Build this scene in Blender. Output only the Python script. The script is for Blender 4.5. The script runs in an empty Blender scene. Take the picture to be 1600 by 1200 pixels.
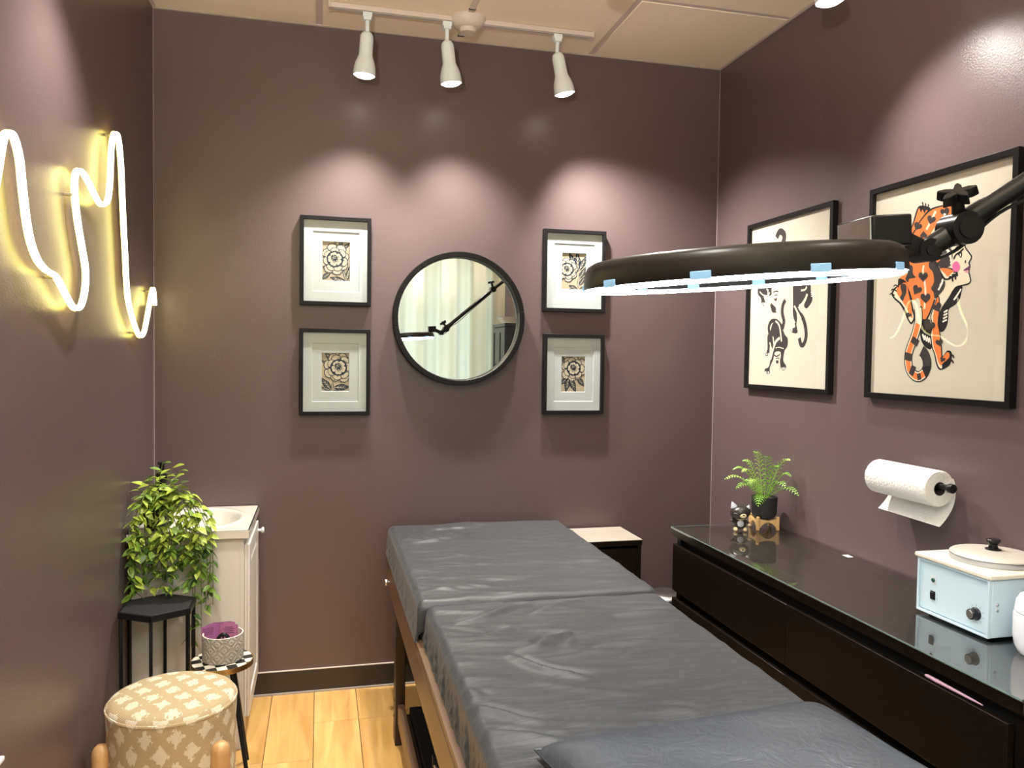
import bpy, bmesh, math, random
from mathutils import Vector, Matrix
import numpy as np

random.seed(7)
PI = math.pi
SC = bpy.context.scene
COL = SC.collection

# ------------------------------------------------------------------ camera, world, light, exposure
def cam_setup():
    cd = bpy.data.cameras.new('camera'); co = bpy.data.objects.new('camera', cd); COL.objects.link(co)
    yaw, pit, rol, f = 0.2392, -0.0360, 0.0137, 1225.375
    fw = Vector((math.sin(yaw)*math.cos(pit), math.cos(yaw)*math.cos(pit), math.sin(pit)))
    r = Vector((math.cos(yaw), -math.sin(yaw), 0)); u = r.cross(fw)
    c, s = math.cos(rol), math.sin(rol)
    r2 = c*r + s*u; u2 = -s*r + c*u
    m = Matrix((r2, u2, -fw)).transposed().to_4x4(); m.translation = Vector((0.6729, -3.5082, 1.4882))
    co.matrix_world = m
    cd.sensor_fit = 'HORIZONTAL'; cd.sensor_width = 36.0; cd.lens = 36.0*f/1600.0
    cd.clip_start = 0.02; cd.clip_end = 50
    SC.camera = co
cam_setup()

W, H, YR = 2.547, 2.887, -4.70        # room: left wall x=0, right wall x=W, far wall y=0, rear wall y=YR

world = bpy.data.worlds.new('world'); SC.world = world; world.use_nodes = True
wb = world.node_tree.nodes['Background']; wb.inputs[0].default_value = (0.75, 0.87, 1.0, 1); wb.inputs[1].default_value = 1.0

SC.view_settings.view_transform = 'Standard'; SC.view_settings.look = 'None'
SC.view_settings.gamma = 1.0; SC.view_settings.use_curve_mapping = False
SC.view_settings.exposure = 1.98
SC.cycles.use_denoising = True
SC.cycles.max_bounces = 10; SC.cycles.diffuse_bounces = 5; SC.cycles.glossy_bounces = 5
SC.cycles.transparent_max_bounces = 12; SC.cycles.sample_clamp_indirect = 6.0

WARM = (1.0, 0.945, 0.875)
SPOT_W = 33.0
FILL_WINDOW_W = 50.0
RING_E = 18.0
NEON_E = 2.0
FILL_UP_W = 105.0

def area(name, loc, rot, sx, sy, power, color):
    l = bpy.data.lights.new(name, 'AREA'); l.shape = 'RECTANGLE'; l.size = sx; l.size_y = sy
    l.energy = power; l.color = color
    o = bpy.data.objects.new(name, l); o.location = loc; o.rotation_euler = rot; COL.objects.link(o)
    return o
# added fill light at an invented window in the rear wall, behind the curtain
area('fill_window', (1.27, YR-0.02, 1.45), (PI/2, 0, PI), 2.0, 2.1, FILL_WINDOW_W, (0.86, 0.94, 1.0))

# ------------------------------------------------------------------ materials
MATS = {}
def nt(name):
    m = bpy.data.materials.new(name); m.use_nodes = True
    n = m.node_tree.nodes; b = n['Principled BSDF']
    MATS[name] = m
    return m, m.node_tree, b
def N(t, kind, **kw):
    x = t.nodes.new(kind)
    for k, v in kw.items():
        if k in x.inputs.keys() if hasattr(x.inputs, 'keys') else False: x.inputs[k].default_value = v
        else: setattr(x, k, v)
    return x
def setb(b, col=None, rough=None, metal=None, spec=None, coat=None, emis=None, es=None, trans=None, ior=None, sheen=None, sss=None):
    if col is not None: b.inputs['Base Color'].default_value = (*col, 1)
    if rough is not None: b.inputs['Roughness'].default_value = rough
    if metal is not None: b.inputs['Metallic'].default_value = metal
    if spec is not None: b.inputs['Specular IOR Level'].default_value = spec
    if coat is not None: b.inputs['Coat Weight'].default_value = coat
    if emis is not None: b.inputs['Emission Color'].default_value = (*emis, 1); b.inputs['Emission Strength'].default_value = es
    if trans is not None: b.inputs['Transmission Weight'].default_value = trans
    if ior is not None: b.inputs['IOR'].default_value = ior
    if sheen is not None: b.inputs['Sheen Weight'].default_value = sheen
def simple(name, col, rough=0.5, metal=0.0, bump=None, vary=None, **kw):
    """plain surface; vary = (noise scale, strength) mottles the colour, bump = (scale, distance)"""
    m, t, b = nt(name); setb(b, col, rough, metal, **kw)
    tc = t.nodes.new('ShaderNodeTexCoord')
    if vary:
        n = t.nodes.new('ShaderNodeTexNoise'); n.inputs['Scale'].default_value = vary[0]; n.inputs['Detail'].default_value = 4
        t.links.new(tc.outputs['Object'], n.inputs['Vector'])
        mx = t.nodes.new('ShaderNodeMix'); mx.data_type = 'RGBA'
        mx.inputs[6].default_value = (*[c*(1-vary[1]) for c in col], 1); mx.inputs[7].default_value = (*[min(1, c*(1+vary[1])) for c in col], 1)
        t.links.new(n.outputs['Fac'], mx.inputs[0]); t.links.new(mx.outputs[2], b.inputs['Base Color'])
    if bump:
        n = t.nodes.new('ShaderNodeTexNoise'); n.inputs['Scale'].default_value = bump[0]; n.inputs['Detail'].default_value = 3
        t.links.new(tc.outputs['Object'], n.inputs['Vector'])
        bp = t.nodes.new('ShaderNodeBump'); bp.inputs['Strength'].default_value = 1.0; bp.inputs['Distance'].default_value = bump[1]
        t.links.new(n.outputs['Fac'], bp.inputs['Height']); t.links.new(bp.outputs['Normal'], b.inputs['Normal'])
    return m
def wood(name, c1, c2, scale=(30, 2, 30), rough=0.45, bump=0.0004, knots=True):
    m, t, b = nt(name); setb(b, c1, rough)
    tc = t.nodes.new('ShaderNodeTexCoord'); mp = t.nodes.new('ShaderNodeMapping'); mp.inputs['Scale'].default_value = scale
    oi = t.nodes.new('ShaderNodeObjectInfo'); mu = t.nodes.new('ShaderNodeVectorMath'); mu.operation = 'ADD'
    sc = t.nodes.new('ShaderNodeMath'); sc.operation = 'MULTIPLY'; sc.inputs[1].default_value = 37.0
    t.links.new(oi.outputs['Random'], sc.inputs[0]); t.links.new(tc.outputs['Object'], mu.inputs[0]); t.links.new(sc.outputs[0], mu.inputs[1])
    t.links.new(mu.outputs[0], mp.inputs['Vector'])
    n = t.nodes.new('ShaderNodeTexNoise'); n.inputs['Scale'].default_value = 1.0; n.inputs['Detail'].default_value = 6; n.inputs['Distortion'].default_value = 0.6
    t.links.new(mp.outputs[0], n.inputs['Vector'])
    cr = t.nodes.new('ShaderNodeValToRGB'); cr.color_ramp.elements[0].position = 0.32; cr.color_ramp.elements[1].position = 0.68
    cr.color_ramp.elements[0].color = (*c2, 1); cr.color_ramp.elements[1].color = (*c1, 1)
    t.links.new(n.outputs['Fac'], cr.inputs[0])
    # per-piece tone
    hs = t.nodes.new('ShaderNodeHueSaturation'); vr = t.nodes.new('ShaderNodeMapRange'); vr.inputs[3].default_value = 0.9; vr.inputs[4].default_value = 1.1
    t.links.new(oi.outputs['Random'], vr.inputs[0]); t.links.new(vr.outputs[0], hs.inputs['Value']); t.links.new(cr.outputs[0], hs.inputs['Color'])
    t.links.new(hs.outputs[0], b.inputs['Base Color'])
    bp = t.nodes.new('ShaderNodeBump'); bp.inputs['Distance'].default_value = bump; t.links.new(n.outputs['Fac'], bp.inputs['Height']); t.links.new(bp.outputs[0], b.inputs['Normal'])
    return m

def wall_mat():
    m, t, b = nt('plum_wall_paint'); setb(b, (0.118, 0.085, 0.086), 0.34, spec=0.5)
    tc = t.nodes.new('ShaderNodeTexCoord')
    n = t.nodes.new('ShaderNodeTexNoise'); n.inputs['Scale'].default_value = 170; n.inputs['Detail'].default_value = 3
    n2 = t.nodes.new('ShaderNodeTexNoise'); n2.inputs['Scale'].default_value = 2.5; n2.inputs['Detail'].default_value = 3
    t.links.new(tc.outputs['Object'], n.inputs['Vector']); t.links.new(tc.outputs['Object'], n2.inputs['Vector'])
    bp = t.nodes.new('ShaderNodeBump'); bp.inputs['Distance'].default_value = 0.0007; bp.inputs['Strength'].default_value = 0.8
    t.links.new(n.outputs['Fac'], bp.inputs['Height']); t.links.new(bp.outputs[0], b.inputs['Normal'])
    mr = t.nodes.new('ShaderNodeMapRange'); mr.inputs[3].default_value = 0.29; mr.inputs[4].default_value = 0.39
    t.links.new(n2.outputs['Fac'], mr.inputs[0]); t.links.new(mr.outputs[0], b.inputs['Roughness'])
    return m
wall_mat()
simple('ceiling_tile_white', (0.88, 0.77, 0.61), 0.9, bump=(420, 0.0012), vary=(60, 0.04))
simple('ceiling_grid_white', (0.60, 0.52, 0.45), 0.5)
wood('oak_plank', (0.84, 0.53, 0.19), (0.60, 0.32, 0.09), (20, 1.7, 20), 0.36, 0.0003)
simple('plank_joint', (0.10, 0.06, 0.03), 0.8)
simple('black_rubber_base', (0.028, 0.024, 0.022), 0.42)
simple('mauve_caulk', (0.30, 0.25, 0.25), 0.6)
simple('grey_caulk', (0.42, 0.39, 0.37), 0.6)
simple('white_enamel', (0.78, 0.85, 0.88), 0.3)
simple('white_track', (0.64, 0.57, 0.50), 0.4)
simple('black_frame', (0.011, 0.010, 0.011), 0.42, bump=(90, 0.0002), spec=0.15)
simple('black_wood_frame', (0.009, 0.008, 0.008), 0.36, bump=(60, 0.0006), spec=0.18)
simple('mat_board', (0.57, 0.61, 0.63), 0.85)
simple('print_cream', (0.52, 0.43, 0.30), 0.8)
simple('petal_cream', (0.62, 0.545, 0.42), 0.8)
simple('ink_navy', (0.014, 0.024, 0.042), 0.8, spec=0.1)
simple('poster_paper', (0.62, 0.56, 0.46), 0.75, vary=(2, 0.03))
simple('ink_black', (0.020, 0.018, 0.020), 0.7, spec=0.1)
simple('ink_charcoal', (0.050, 0.042, 0.042), 0.7, spec=0.1)
simple('ink_orange', (0.80, 0.19, 0.035), 0.7)
simple('ink_cream', (0.80, 0.69, 0.52), 0.75)
simple('ink_pink', (0.80, 0.14, 0.36), 0.7)
simple('ink_rose', (0.70, 0.30, 0.38), 0.7)
simple('ink_plum', (0.12, 0.03, 0.09), 0.7)
simple('ink_white', (0.84, 0.78, 0.70), 0.7)
simple('vinyl_dark', (0.035, 0.036, 0.038), 0.4)
simple('black_metal', (0.008, 0.008, 0.009), 0.38, spec=0.3)
simple('black_plastic', (0.008, 0.008, 0.009), 0.28, spec=0.3)
simple('matte_black', (0.014, 0.014, 0.015), 0.6)
simple('chrome', (0.80, 0.80, 0.82), 0.08, metal=1.0)
simple('brushed_steel', (0.62, 0.61, 0.60), 0.28, metal=1.0)
simple('brass', (0.72, 0.50, 0.24), 0.3, metal=1.0)
wood('black_brown_wood', (0.011, 0.0066, 0.0042), (0.006, 0.004, 0.003), (3, 60, 60), 0.34, 0.0002)
MATS['black_brown_wood'].node_tree.nodes['Principled BSDF'].inputs['Specular IOR Level'].default_value = 0.3
wood('brown_top_reflection', (0.060, 0.046, 0.038), (0.032, 0.025, 0.020), (60, 3, 60), 0.45, 0.0002)  # lightened to stand in for the wall's reflection in the glass top
simple('inner_black', (0.004, 0.004, 0.004), 0.7)
simple('glass_edge', (0.20, 0.27, 0.25), 0.15, emis=None)
wood('rail_wood', (0.19, 0.120, 0.068), (0.14, 0.085, 0.047), (60, 3, 60), 0.4, 0.0002)
wood('leg_wood_dark', (0.036, 0.022, 0.014), (0.022, 0.014, 0.009), (60, 60, 3), 0.4, 0.0002)
wood('pale_top_wood', (0.36, 0.325, 0.27), (0.30, 0.27, 0.225), (6, 40, 40), 0.4, 0.0002)
wood('natural_leg_wood', (0.62, 0.38, 0.17), (0.50, 0.28, 0.11), (40, 40, 4), 0.45, 0.0003)
wood('bamboo', (0.70, 0.46, 0.20), (0.60, 0.36, 0.14), (40, 40, 5), 0.45, 0.0002)
simple('vanity_white', (0.70, 0.68, 0.63), 0.4)
simple('countertop_white', (0.70, 0.67, 0.59), 0.14, vary=(6, 0.03))
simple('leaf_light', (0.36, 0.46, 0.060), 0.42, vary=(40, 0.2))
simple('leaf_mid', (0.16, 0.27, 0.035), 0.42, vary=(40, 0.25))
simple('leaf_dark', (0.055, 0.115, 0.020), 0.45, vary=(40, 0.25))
simple('vine_stem', (0.13, 0.17, 0.04), 0.6)
simple('fern_green', (0.24, 0.47, 0.060), 0.45, vary=(70, 0.3))
simple('fern_pale', (0.42, 0.62, 0.14), 0.45, vary=(70, 0.3))
simple('soil', (0.03, 0.022, 0.016), 0.95, bump=(200, 0.004))
simple('towel_paper', (0.86, 0.85, 0.81), 0.95, bump=(130, 0.004))
simple('cardboard_core', (0.045, 0.035, 0.028), 0.9)
simple('ceramic_rim', (0.78, 0.70, 0.62), 0.5)
simple('card_purple', (0.30, 0.090, 0.24), 0.6, vary=(120, 0.35))
simple('card_pink', (0.42, 0.14, 0.28), 0.6, vary=(120, 0.35))
simple('tile_black', (0.012, 0.012, 0.012), 0.25)
simple('tile_cream', (0.78, 0.73, 0.60), 0.3)
simple('warmer_blue_cast', (0.58, 0.73, 0.80), 0.38)  # cool cast of the ring lamp's light put into the base colour
simple('warmer_cream', (0.82, 0.76, 0.62), 0.4)
simple('lid_satin', (0.74, 0.70, 0.62), 0.38, metal=0.35)
simple('lid_rim', (0.46, 0.48, 0.52), 0.3, metal=0.6)
simple('white_plastic', (0.80, 0.82, 0.85), 0.25)
simple('violet_plastic', (0.26, 0.26, 0.56), 0.3)
simple('cat_dark', (0.028, 0.022, 0.020), 0.3)
simple('cat_grey', (0.42, 0.45, 0.50), 0.5, vary=(200, 0.2))
simple('cat_beige', (0.68, 0.58, 0.30), 0.4)
simple('tick_grey', (0.32, 0.36, 0.44), 0.6)
simple('pen_pink', (0.62, 0.36, 0.46), 0.2)
simple('green_lens', (0.02, 0.10, 0.07), 0.15)
simple('wardrobe_black', (0.018, 0.017, 0.018), 0.4)
simple('tan_paint', (0.50, 0.34, 0.20), 0.6)
simple('lit_clip', (0.20, 0.38, 0.55), 0.2, emis=(0.35, 0.62, 0.95), es=0.12)  # weak glow stands in for ring light caught by the clips
simple('led_white', (0.9, 0.95, 1.0), 0.4, emis=(0.76, 0.89, 1.0), es=RING_E)
simple('bulb_glow', (1, 1, 1), 0.4, emis=(1.0, 0.93, 0.80), es=2.6)
simple('neon_front', (1, 1, 0.9), 0.4, emis=(1.0, 0.93, 0.62), es=NEON_E)
simple('neon_sleeve', (0.85, 0.80, 0.35), 0.35, emis=(1.0, 0.80, 0.13), es=2.4)
simple('clear_clip', (0.30, 0.27, 0.18), 0.2)

def curtain_mat():
    m, t, b = nt('curtain_cloth')
    out = t.nodes['Material Output']
    d = t.nodes.new('ShaderNodeBsdfDiffuse'); d.inputs[0].default_value = (0.58, 0.565, 0.44, 1)
    tr = t.nodes.new('ShaderNodeBsdfTranslucent'); tr.inputs[0].default_value = (0.56, 0.57, 0.45, 1)
    mx = t.nodes.new('ShaderNodeMixShader'); mx.inputs[0].default_value = 0.45
    t.links.new(d.outputs[0], mx.inputs[1]); t.links.new(tr.outputs[0], mx.inputs[2]); t.links.new(mx.outputs[0], out.inputs[0])
    tc = t.nodes.new('ShaderNodeTexCoord'); n = t.nodes.new('ShaderNodeTexNoise'); n.inputs['Scale'].default_value = 300
    bp = t.nodes.new('ShaderNodeBump'); bp.inputs['Distance'].default_value = 0.0008
    t.links.new(tc.outputs['Object'], n.inputs[0]); t.links.new(n.outputs[0], bp.inputs['Height']); t.links.new(bp.outputs[0], d.inputs['Normal'])
curtain_mat()
def mirror_mat():
    m, t, b = nt('mirror_silver'); out = t.nodes['Material Output']
    g = t.nodes.new('ShaderNodeBsdfGlossy'); g.inputs[0].default_value = (0.86, 0.88, 0.85, 1); g.inputs['Roughness'].default_value = 0.0
    t.links.new(g.outputs[0], out.inputs[0])
mirror_mat()
def pane_mat(name, ior):
    """thin glazing: clear straight through, Fresnel reflection off the face"""
    m, t, b = nt(name); out = t.nodes['Material Output']
    g = t.nodes.new('ShaderNodeBsdfGlossy'); g.inputs['Roughness'].default_value = 0.0
    tr = t.nodes.new('ShaderNodeBsdfTransparent'); tr.inputs[0].default_value = (0.98, 0.99, 0.985, 1)
    fr = t.nodes.new('ShaderNodeFresnel'); fr.inputs[0].default_value = ior
    ge = t.nodes.new('ShaderNodeNewGeometry'); fc = t.nodes.new('ShaderNodeMath'); fc.operation = 'SUBTRACT'; fc.inputs[0].default_value = 1.0; t.links.new(ge.outputs['Backfacing'], fc.inputs[1])
    mu = t.nodes.new('ShaderNodeMath'); mu.operation = 'MULTIPLY'; t.links.new(fr.outputs[0], mu.inputs[0]); t.links.new(fc.outputs[0], mu.inputs[1])
    mx = t.nodes.new('ShaderNodeMixShader'); t.links.new(mu.outputs[0], mx.inputs[0]); t.links.new(tr.outputs[0], mx.inputs[1]); t.links.new(g.outputs[0], mx.inputs[2])
    t.links.new(mx.outputs[0], out.inputs[0])
pane_mat('picture_glass', 1.5)
pane_mat('table_glass', 4.2)

def sheet_mat():
    m, t, b = nt('black_sheet'); setb(b, (0.031, 0.034, 0.038), 0.43, spec=0.55, sheen=0.1)
    tc = t.nodes.new('ShaderNodeTexCoord'); mp = t.nodes.new('ShaderNodeMapping'); mp.inputs['Scale'].default_value = (9, 55, 20)
    n = t.nodes.new('ShaderNodeTexNoise'); n.inputs['Scale'].default_value = 1; n.inputs['Detail'].default_value = 6; n.inputs['Roughness'].default_value = 0.6
    t.links.new(tc.outputs['Object'], mp.inputs[0]); t.links.new(mp.outputs[0], n.inputs[0])
    n2 = t.nodes.new('ShaderNodeTexNoise'); n2.inputs['Scale'].default_value = 3.0; t.links.new(tc.outputs['Object'], n2.inputs[0])
    bp = t.nodes.new('ShaderNodeBump'); bp.inputs['Distance'].default_value = 0.004; bp.inputs['Strength'].default_value = 0.65
    t.links.new(n.outputs['Fac'], bp.inputs['Height']); t.links.new(bp.outputs[0], b.inputs['Normal'])
    mr = t.nodes.new('ShaderNodeMapRange'); mr.inputs[3].default_value = 0.36; mr.inputs[4].default_value = 0.52
    t.links.new(n2.outputs['Fac'], mr.inputs[0]); t.links.new(mr.outputs[0], b.inputs['Roughness'])
sheet_mat()
def pillow_mat():
    m, t, b = nt('black_leatherette'); setb(b, (0.050, 0.056, 0.065), 0.34, spec=0.65)
    tc = t.nodes.new('ShaderNodeTexCoord')
    n = t.nodes.new('ShaderNodeTexNoise'); n.inputs['Scale'].default_value = 14; n.inputs['Detail'].default_value = 5; n.inputs['Distortion'].default_value = 2.5
    t.links.new(tc.outputs['Object'], n.inputs[0])
    bp = t.nodes.new('ShaderNodeBump'); bp.inputs['Distance'].default_value = 0.004; bp.inputs['Strength'].default_value = 0.6
    t.links.new(n.outputs['Fac'], bp.inputs['Height']); t.links.new(bp.outputs[0], b.inputs['Normal'])
pillow_mat()

def woven_mat():
    """tan basket weave with staggered cream stepped diamonds; flat coordinates on the lid, wrapped round on the side"""
    m, t, b = nt('woven_fabric'); setb(b, (0.5, 0.36, 0.2), 0.9)
    tc = t.nodes.new('ShaderNodeTexCoord'); sp = t.nodes.new('ShaderNodeSeparateXYZ'); t.links.new(tc.outputs['Object'], sp.inputs[0])
    ge = t.nodes.new('ShaderNodeNewGeometry'); sn = t.nodes.new('ShaderNodeSeparateXYZ'); t.links.new(ge.outputs['Normal'], sn.inputs[0])
    def M(op, a, bb=None, c=None):
        x = t.nodes.new('ShaderNodeMath'); x.operation = op
        for i, v in enumerate((a, bb, c)):
            if v is None: continue
            if isinstance(v, (int, float)): x.inputs[i].default_value = v
            else: t.links.new(v, x.inputs[i])
        return x.outputs[0]
    top = M('GREATER_THAN', sn.outputs[2], 0.72)
    ang = M('MULTIPLY', M('ARCTAN2', sp.outputs[1], sp.outputs[0]), 0.19)
    def lerp(a, bb): return M('ADD', M('MULTIPLY', a, M('SUBTRACT', 1.0, top)), M('MULTIPLY', bb, top))
    # lid: turned a little; side: angle and height
    cu, su = math.cos(0.12), math.sin(0.12)
    tu = M('ADD', M('MULTIPLY', sp.outputs[0], cu), M('MULTIPLY', sp.outputs[1], -su))
    tv = M('ADD', M('MULTIPLY', sp.outputs[0], su), M('MULTIPLY', sp.outputs[1], cu))
    u = lerp(ang, tu); v = lerp(sp.outputs[2], tv)
    nj = t.nodes.new('ShaderNodeTexNoise'); nj.inputs['Scale'].default_value = 260; t.links.new(tc.outputs['Object'], nj.inputs[0])
    jit = M('MULTIPLY', M('SUBTRACT', nj.outputs[0], 0.5), 0.12)
    def dia(ou, ov):
        cu_, cv_ = 0.086, 0.098
        uu = M('ABSOLUTE', M('SUBTRACT', M('FRACT', M('ADD', M('DIVIDE', u, cu_), ou)), 0.5))
        vv = M('ABSOLUTE', M('SUBTRACT', M('FRACT', M('ADD', M('DIVIDE', v, cv_), ov)), 0.5))
        uu = M('ADD', uu, jit); vv = M('ADD', M('SNAP', vv, 0.055), 0.0275)
        wn = t.nodes.new('ShaderNodeTexWhiteNoise'); wn.noise_dimensions = '2D'; cb = t.nodes.new('ShaderNodeCombineXYZ'); t.links.new(M('FLOOR', M('MULTIPLY', u, 160)), cb.inputs[0]); t.links.new(M('FLOOR', M('MULTIPLY', v, 90)), cb.inputs[1]); t.links.new(cb.outputs[0], wn.inputs['Vector'])
        uu = M('ADD', uu, M('MULTIPLY', M('SUBTRACT', wn.outputs['Value'], 0.5), 0.16))
        return M('LESS_THAN', M('ADD', uu, M('MULTIPLY', vv, 1.0)), 0.285)
    dm = M('MAXIMUM', dia(0, 0), dia(0.5, 0.5))
    # yarn
    s1 = M('SINE', M('MULTIPLY', u, 1150)); s2 = M('SINE', M('MULTIPLY', v, 1150))
    yarn = M('MULTIPLY', M('ADD', M('MULTIPLY', s1, s2), 1.0), 0.5)
    no = t.nodes.new('ShaderNodeTexNoise'); no.inputs['Scale'].default_value = 150; t.links.new(tc.outputs['Object'], no.inputs[0])
    mx = t.nodes.new('ShaderNodeMix'); mx.data_type = 'RGBA'; mx.inputs[6].default_value = (0.58, 0.44, 0.25, 1); mx.inputs[7].default_value = (0.82, 0.74, 0.57, 1)
    t.links.new(dm, mx.inputs[0])
    # colour darker where the weave dips, lighter on the raised yarn, with some noise
    hs = t.nodes.new('ShaderNodeHueSaturation'); vr = t.nodes.new('ShaderNodeMapRange'); vr.inputs[3].default_value = 0.80; vr.inputs[4].default_value = 1.15
    t.links.new(M('ADD', M('MULTIPLY', yarn, 0.6), M('MULTIPLY', no.outputs[0], 0.4)), vr.inputs[0]); t.links.new(vr.outputs[0], hs.inputs['Value']); t.links.new(mx.outputs[2], hs.inputs['Color'])
    t.links.new(hs.outputs[0], b.inputs['Base Color'])
    bp = t.nodes.new('ShaderNodeBump'); bp.inputs['Distance'].default_value = 0.003; bp.inputs['Strength'].default_value = 0.8
    t.links.new(M('ADD', yarn, M('MULTIPLY', dm, 0.5)), bp.inputs['Height']); t.links.new(bp.outputs[0], b.inputs['Normal'])
woven_mat()
def ceramic_mat():
    """grey stoneware pressed with linked rings"""
    m, t, b = nt('pressed_stoneware'); setb(b, (0.36, 0.33, 0.28), 0.75)
    tc = t.nodes.new('ShaderNodeTexCoord'); sp = t.nodes.new('ShaderNodeSeparateXYZ'); t.links.new(tc.outputs['Object'], sp.inputs[0])
    def M(op, a, bb=None):
        x = t.nodes.new('ShaderNodeMath'); x.operation = op
        for i, v in enumerate((a, bb)):
            if v is None: continue
            if isinstance(v, (int, float)): x.inputs[i].default_value = v
            else: t.links.new(v, x.inputs[i])
        return x.outputs[0]
    u = M('MULTIPLY', M('ARCTAN2', sp.outputs[1], sp.outputs[0]), 9/(2*PI)); v = M('DIVIDE', sp.outputs[2], 0.047)
    def ring(ou, ov):
        a = M('SUBTRACT', M('FRACT', M('ADD', u, ou)), 0.5); c = M('SUBTRACT', M('FRACT', M('ADD', v, ov)), 0.5)
        r = M('SQRT', M('ADD', M('MULTIPLY', a, a), M('MULTIPLY', c, c)))
        return M('ABSOLUTE', M('SINE', M('MULTIPLY', r, 13)))
    h = M('MINIMUM', ring(0, 0), ring(0.5, 0.5))
    bp = t.nodes.new('ShaderNodeBump'); bp.inputs['Distance'].default_value = 0.003; bp.inputs['Strength'].default_value = 0.8
    t.links.new(h, bp.inputs['Height']); t.links.new(bp.outputs[0], b.inputs['Normal'])
    mx = t.nodes.new('ShaderNodeMix'); mx.data_type = 'RGBA'; mx.inputs[6].default_value = (0.29, 0.265, 0.225, 1); mx.inputs[7].default_value = (0.36, 0.33, 0.285, 1)
    t.links.new(h, mx.inputs[0]); t.links.new(mx.outputs[2], b.inputs['Base Color'])
ceramic_mat()
def lampshell_mat():
    m, t, b = nt('ring_shell'); setb(b, (0.016, 0.014, 0.012), 0.34, spec=0.22)
lampshell_mat()
# ------------------------------------------------------------------ mesh helpers
def V(*a): return Vector(a)
class MB:
    def __init__(s): s.v = []; s.f = []
    def add(s, vs, fs):
        o = len(s.v); s.v += [tuple(v) for v in vs]; s.f += [tuple(i+o for i in f) for f in fs]; return s
    def box(s, x0, x1, y0, y1, z0, z1):
        return s.add([(x, y, z) for z in (z0, z1) for y in (y0, y1) for x in (x0, x1)],
                     [(0,2,3,1),(4,5,7,6),(0,1,5,4),(2,6,7,3),(0,4,6,2),(1,3,7,5)])
    def obox(s, c, ax, ay, az):
        c, ax, ay, az = map(Vector, (c, ax, ay, az))
        return s.add([c + ax*x + ay*y + az*z for z in (-1,1) for y in (-1,1) for x in (-1,1)],
                     [(0,2,3,1),(4,5,7,6),(0,1,5,4),(2,6,7,3),(0,4,6,2),(1,3,7,5)])
    def cyl(s, p0, p1, r0, r1=None, n=16):
        return s.tube([p0, p1], [r0, r0 if r1 is None else r1], n)
    def tube(s, pts, r, n=8, caps=True, flat=None):
        pts = [Vector(p) for p in pts]; k = len(pts)
        rs = r if isinstance(r, (list, tuple)) else [r]*k
        tg = [((pts[min(i+1, k-1)] - pts[max(i-1, 0)]).normalized()) for i in range(k)]
        a = Vector((0,0,1)) if abs(tg[0].z) < 0.9 else Vector((1,0,0))
        nn = (a - tg[0]*a.dot(tg[0])).normalized(); vs = []; fs = []
        for i in range(k):
            nn = (nn - tg[i]*nn.dot(tg[i])).normalized(); bb = tg[i].cross(nn)
            for j in range(n):
                t = 2*PI*j/n; vs.append(pts[i] + (nn*math.cos(t) + bb*math.sin(t))*rs[i])
        for i in range(k-1):
            for j in range(n):
                j2 = (j+1) % n; fs.append((i*n+j, i*n+j2, (i+1)*n+j2, (i+1)*n+j))
        if caps: fs.append(tuple(range(n))[::-1]); fs.append(tuple((k-1)*n+j for j in range(n)))
        return s.add(vs, fs)
    def lathe(s, prof, o=(0,0,0), axis=(0,0,1), n=32, arc=None):
        """prof: (radius, height along axis)"""
        o = Vector(o); ax = Vector(axis).normalized(); a = Vector((1,0,0)) if abs(ax.x) < 0.9 else Vector((0,1,0))
        e1 = (a - ax*a.dot(ax)).normalized(); e2 = ax.cross(e1); vs = []; fs = []; ring = []
        a0, a1 = arc if arc else (0, 2*PI); m = n + 1 if arc else n
        for (r, h) in prof:
            if r < 1e-6 and not arc: ring.append([len(vs)]); vs.append(o + ax*h)
            else:
                ring.append([len(vs)+j for j in range(m)])
                for j in range(m):
                    t = a0 + (a1-a0)*j/n; vs.append(o + ax*h + (e1*math.cos(t) + e2*math.sin(t))*r)
        for A, B in zip(ring, ring[1:]):
            for j in range(n):
                j2 = (j+1) if arc else (j+1) % n
                if len(A) == 1 and len(B) == 1: continue
                if len(A) == 1: fs.append((A[0], B[j2], B[j]))
                elif len(B) == 1: fs.append((A[j], A[j2], B[0]))
                else: fs.append((A[j], A[j2], B[j2], B[j]))
        if arc:
            fs.append(tuple(r_[0] for r_ in ring)); fs.append(tuple(r_[-1] for r_ in ring)[::-1])
        return s.add(vs, fs)
    def prism(s, poly, P0, P1):
        """poly of 2D points; P0/P1 map a 2D point to 3D for the two ends"""
        n = len(poly); vs = [P0(*p) for p in poly] + [P1(*p) for p in poly]
        return s.add(vs, [tuple(range(n))[::-1], tuple(range(n, 2*n))] + [(i, (i+1) % n, n+(i+1) % n, n+i) for i in range(n)])
    def grid(s, F, nu, nv, cu=False):
        vs = [F(i/(nu if cu else nu-1), j/(nv-1)) for j in range(nv) for i in range(nu)]; fs = []
        for j in range(nv-1):
            for i in range(nu if cu else nu-1):
                i2 = (i+1) % nu; fs.append((j*nu+i, j*nu+i2, (j+1)*nu+i2, (j+1)*nu+i))
        return s.add(vs, fs)
    def ball(s, c, rx, ry=None, rz=None, n=20, m=12, rot=None):
        ry = ry or rx; rz = rz or rx; c = Vector(c); vs = []; fs = []
        for i in range(m+1):
            p = PI*i/m
            for j in range(n):
                t = 2*PI*j/n; d = Vector((rx*math.sin(p)*math.cos(t), ry*math.sin(p)*math.sin(t), rz*math.cos(p)))
                vs.append(c + (rot @ d if rot else d))
        for i in range(m):
            for j in range(n): fs.append((i*n+j, (i+1)*n+j, (i+1)*n+(j+1) % n, i*n+(j+1) % n))
        return s.add(vs, fs)
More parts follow.
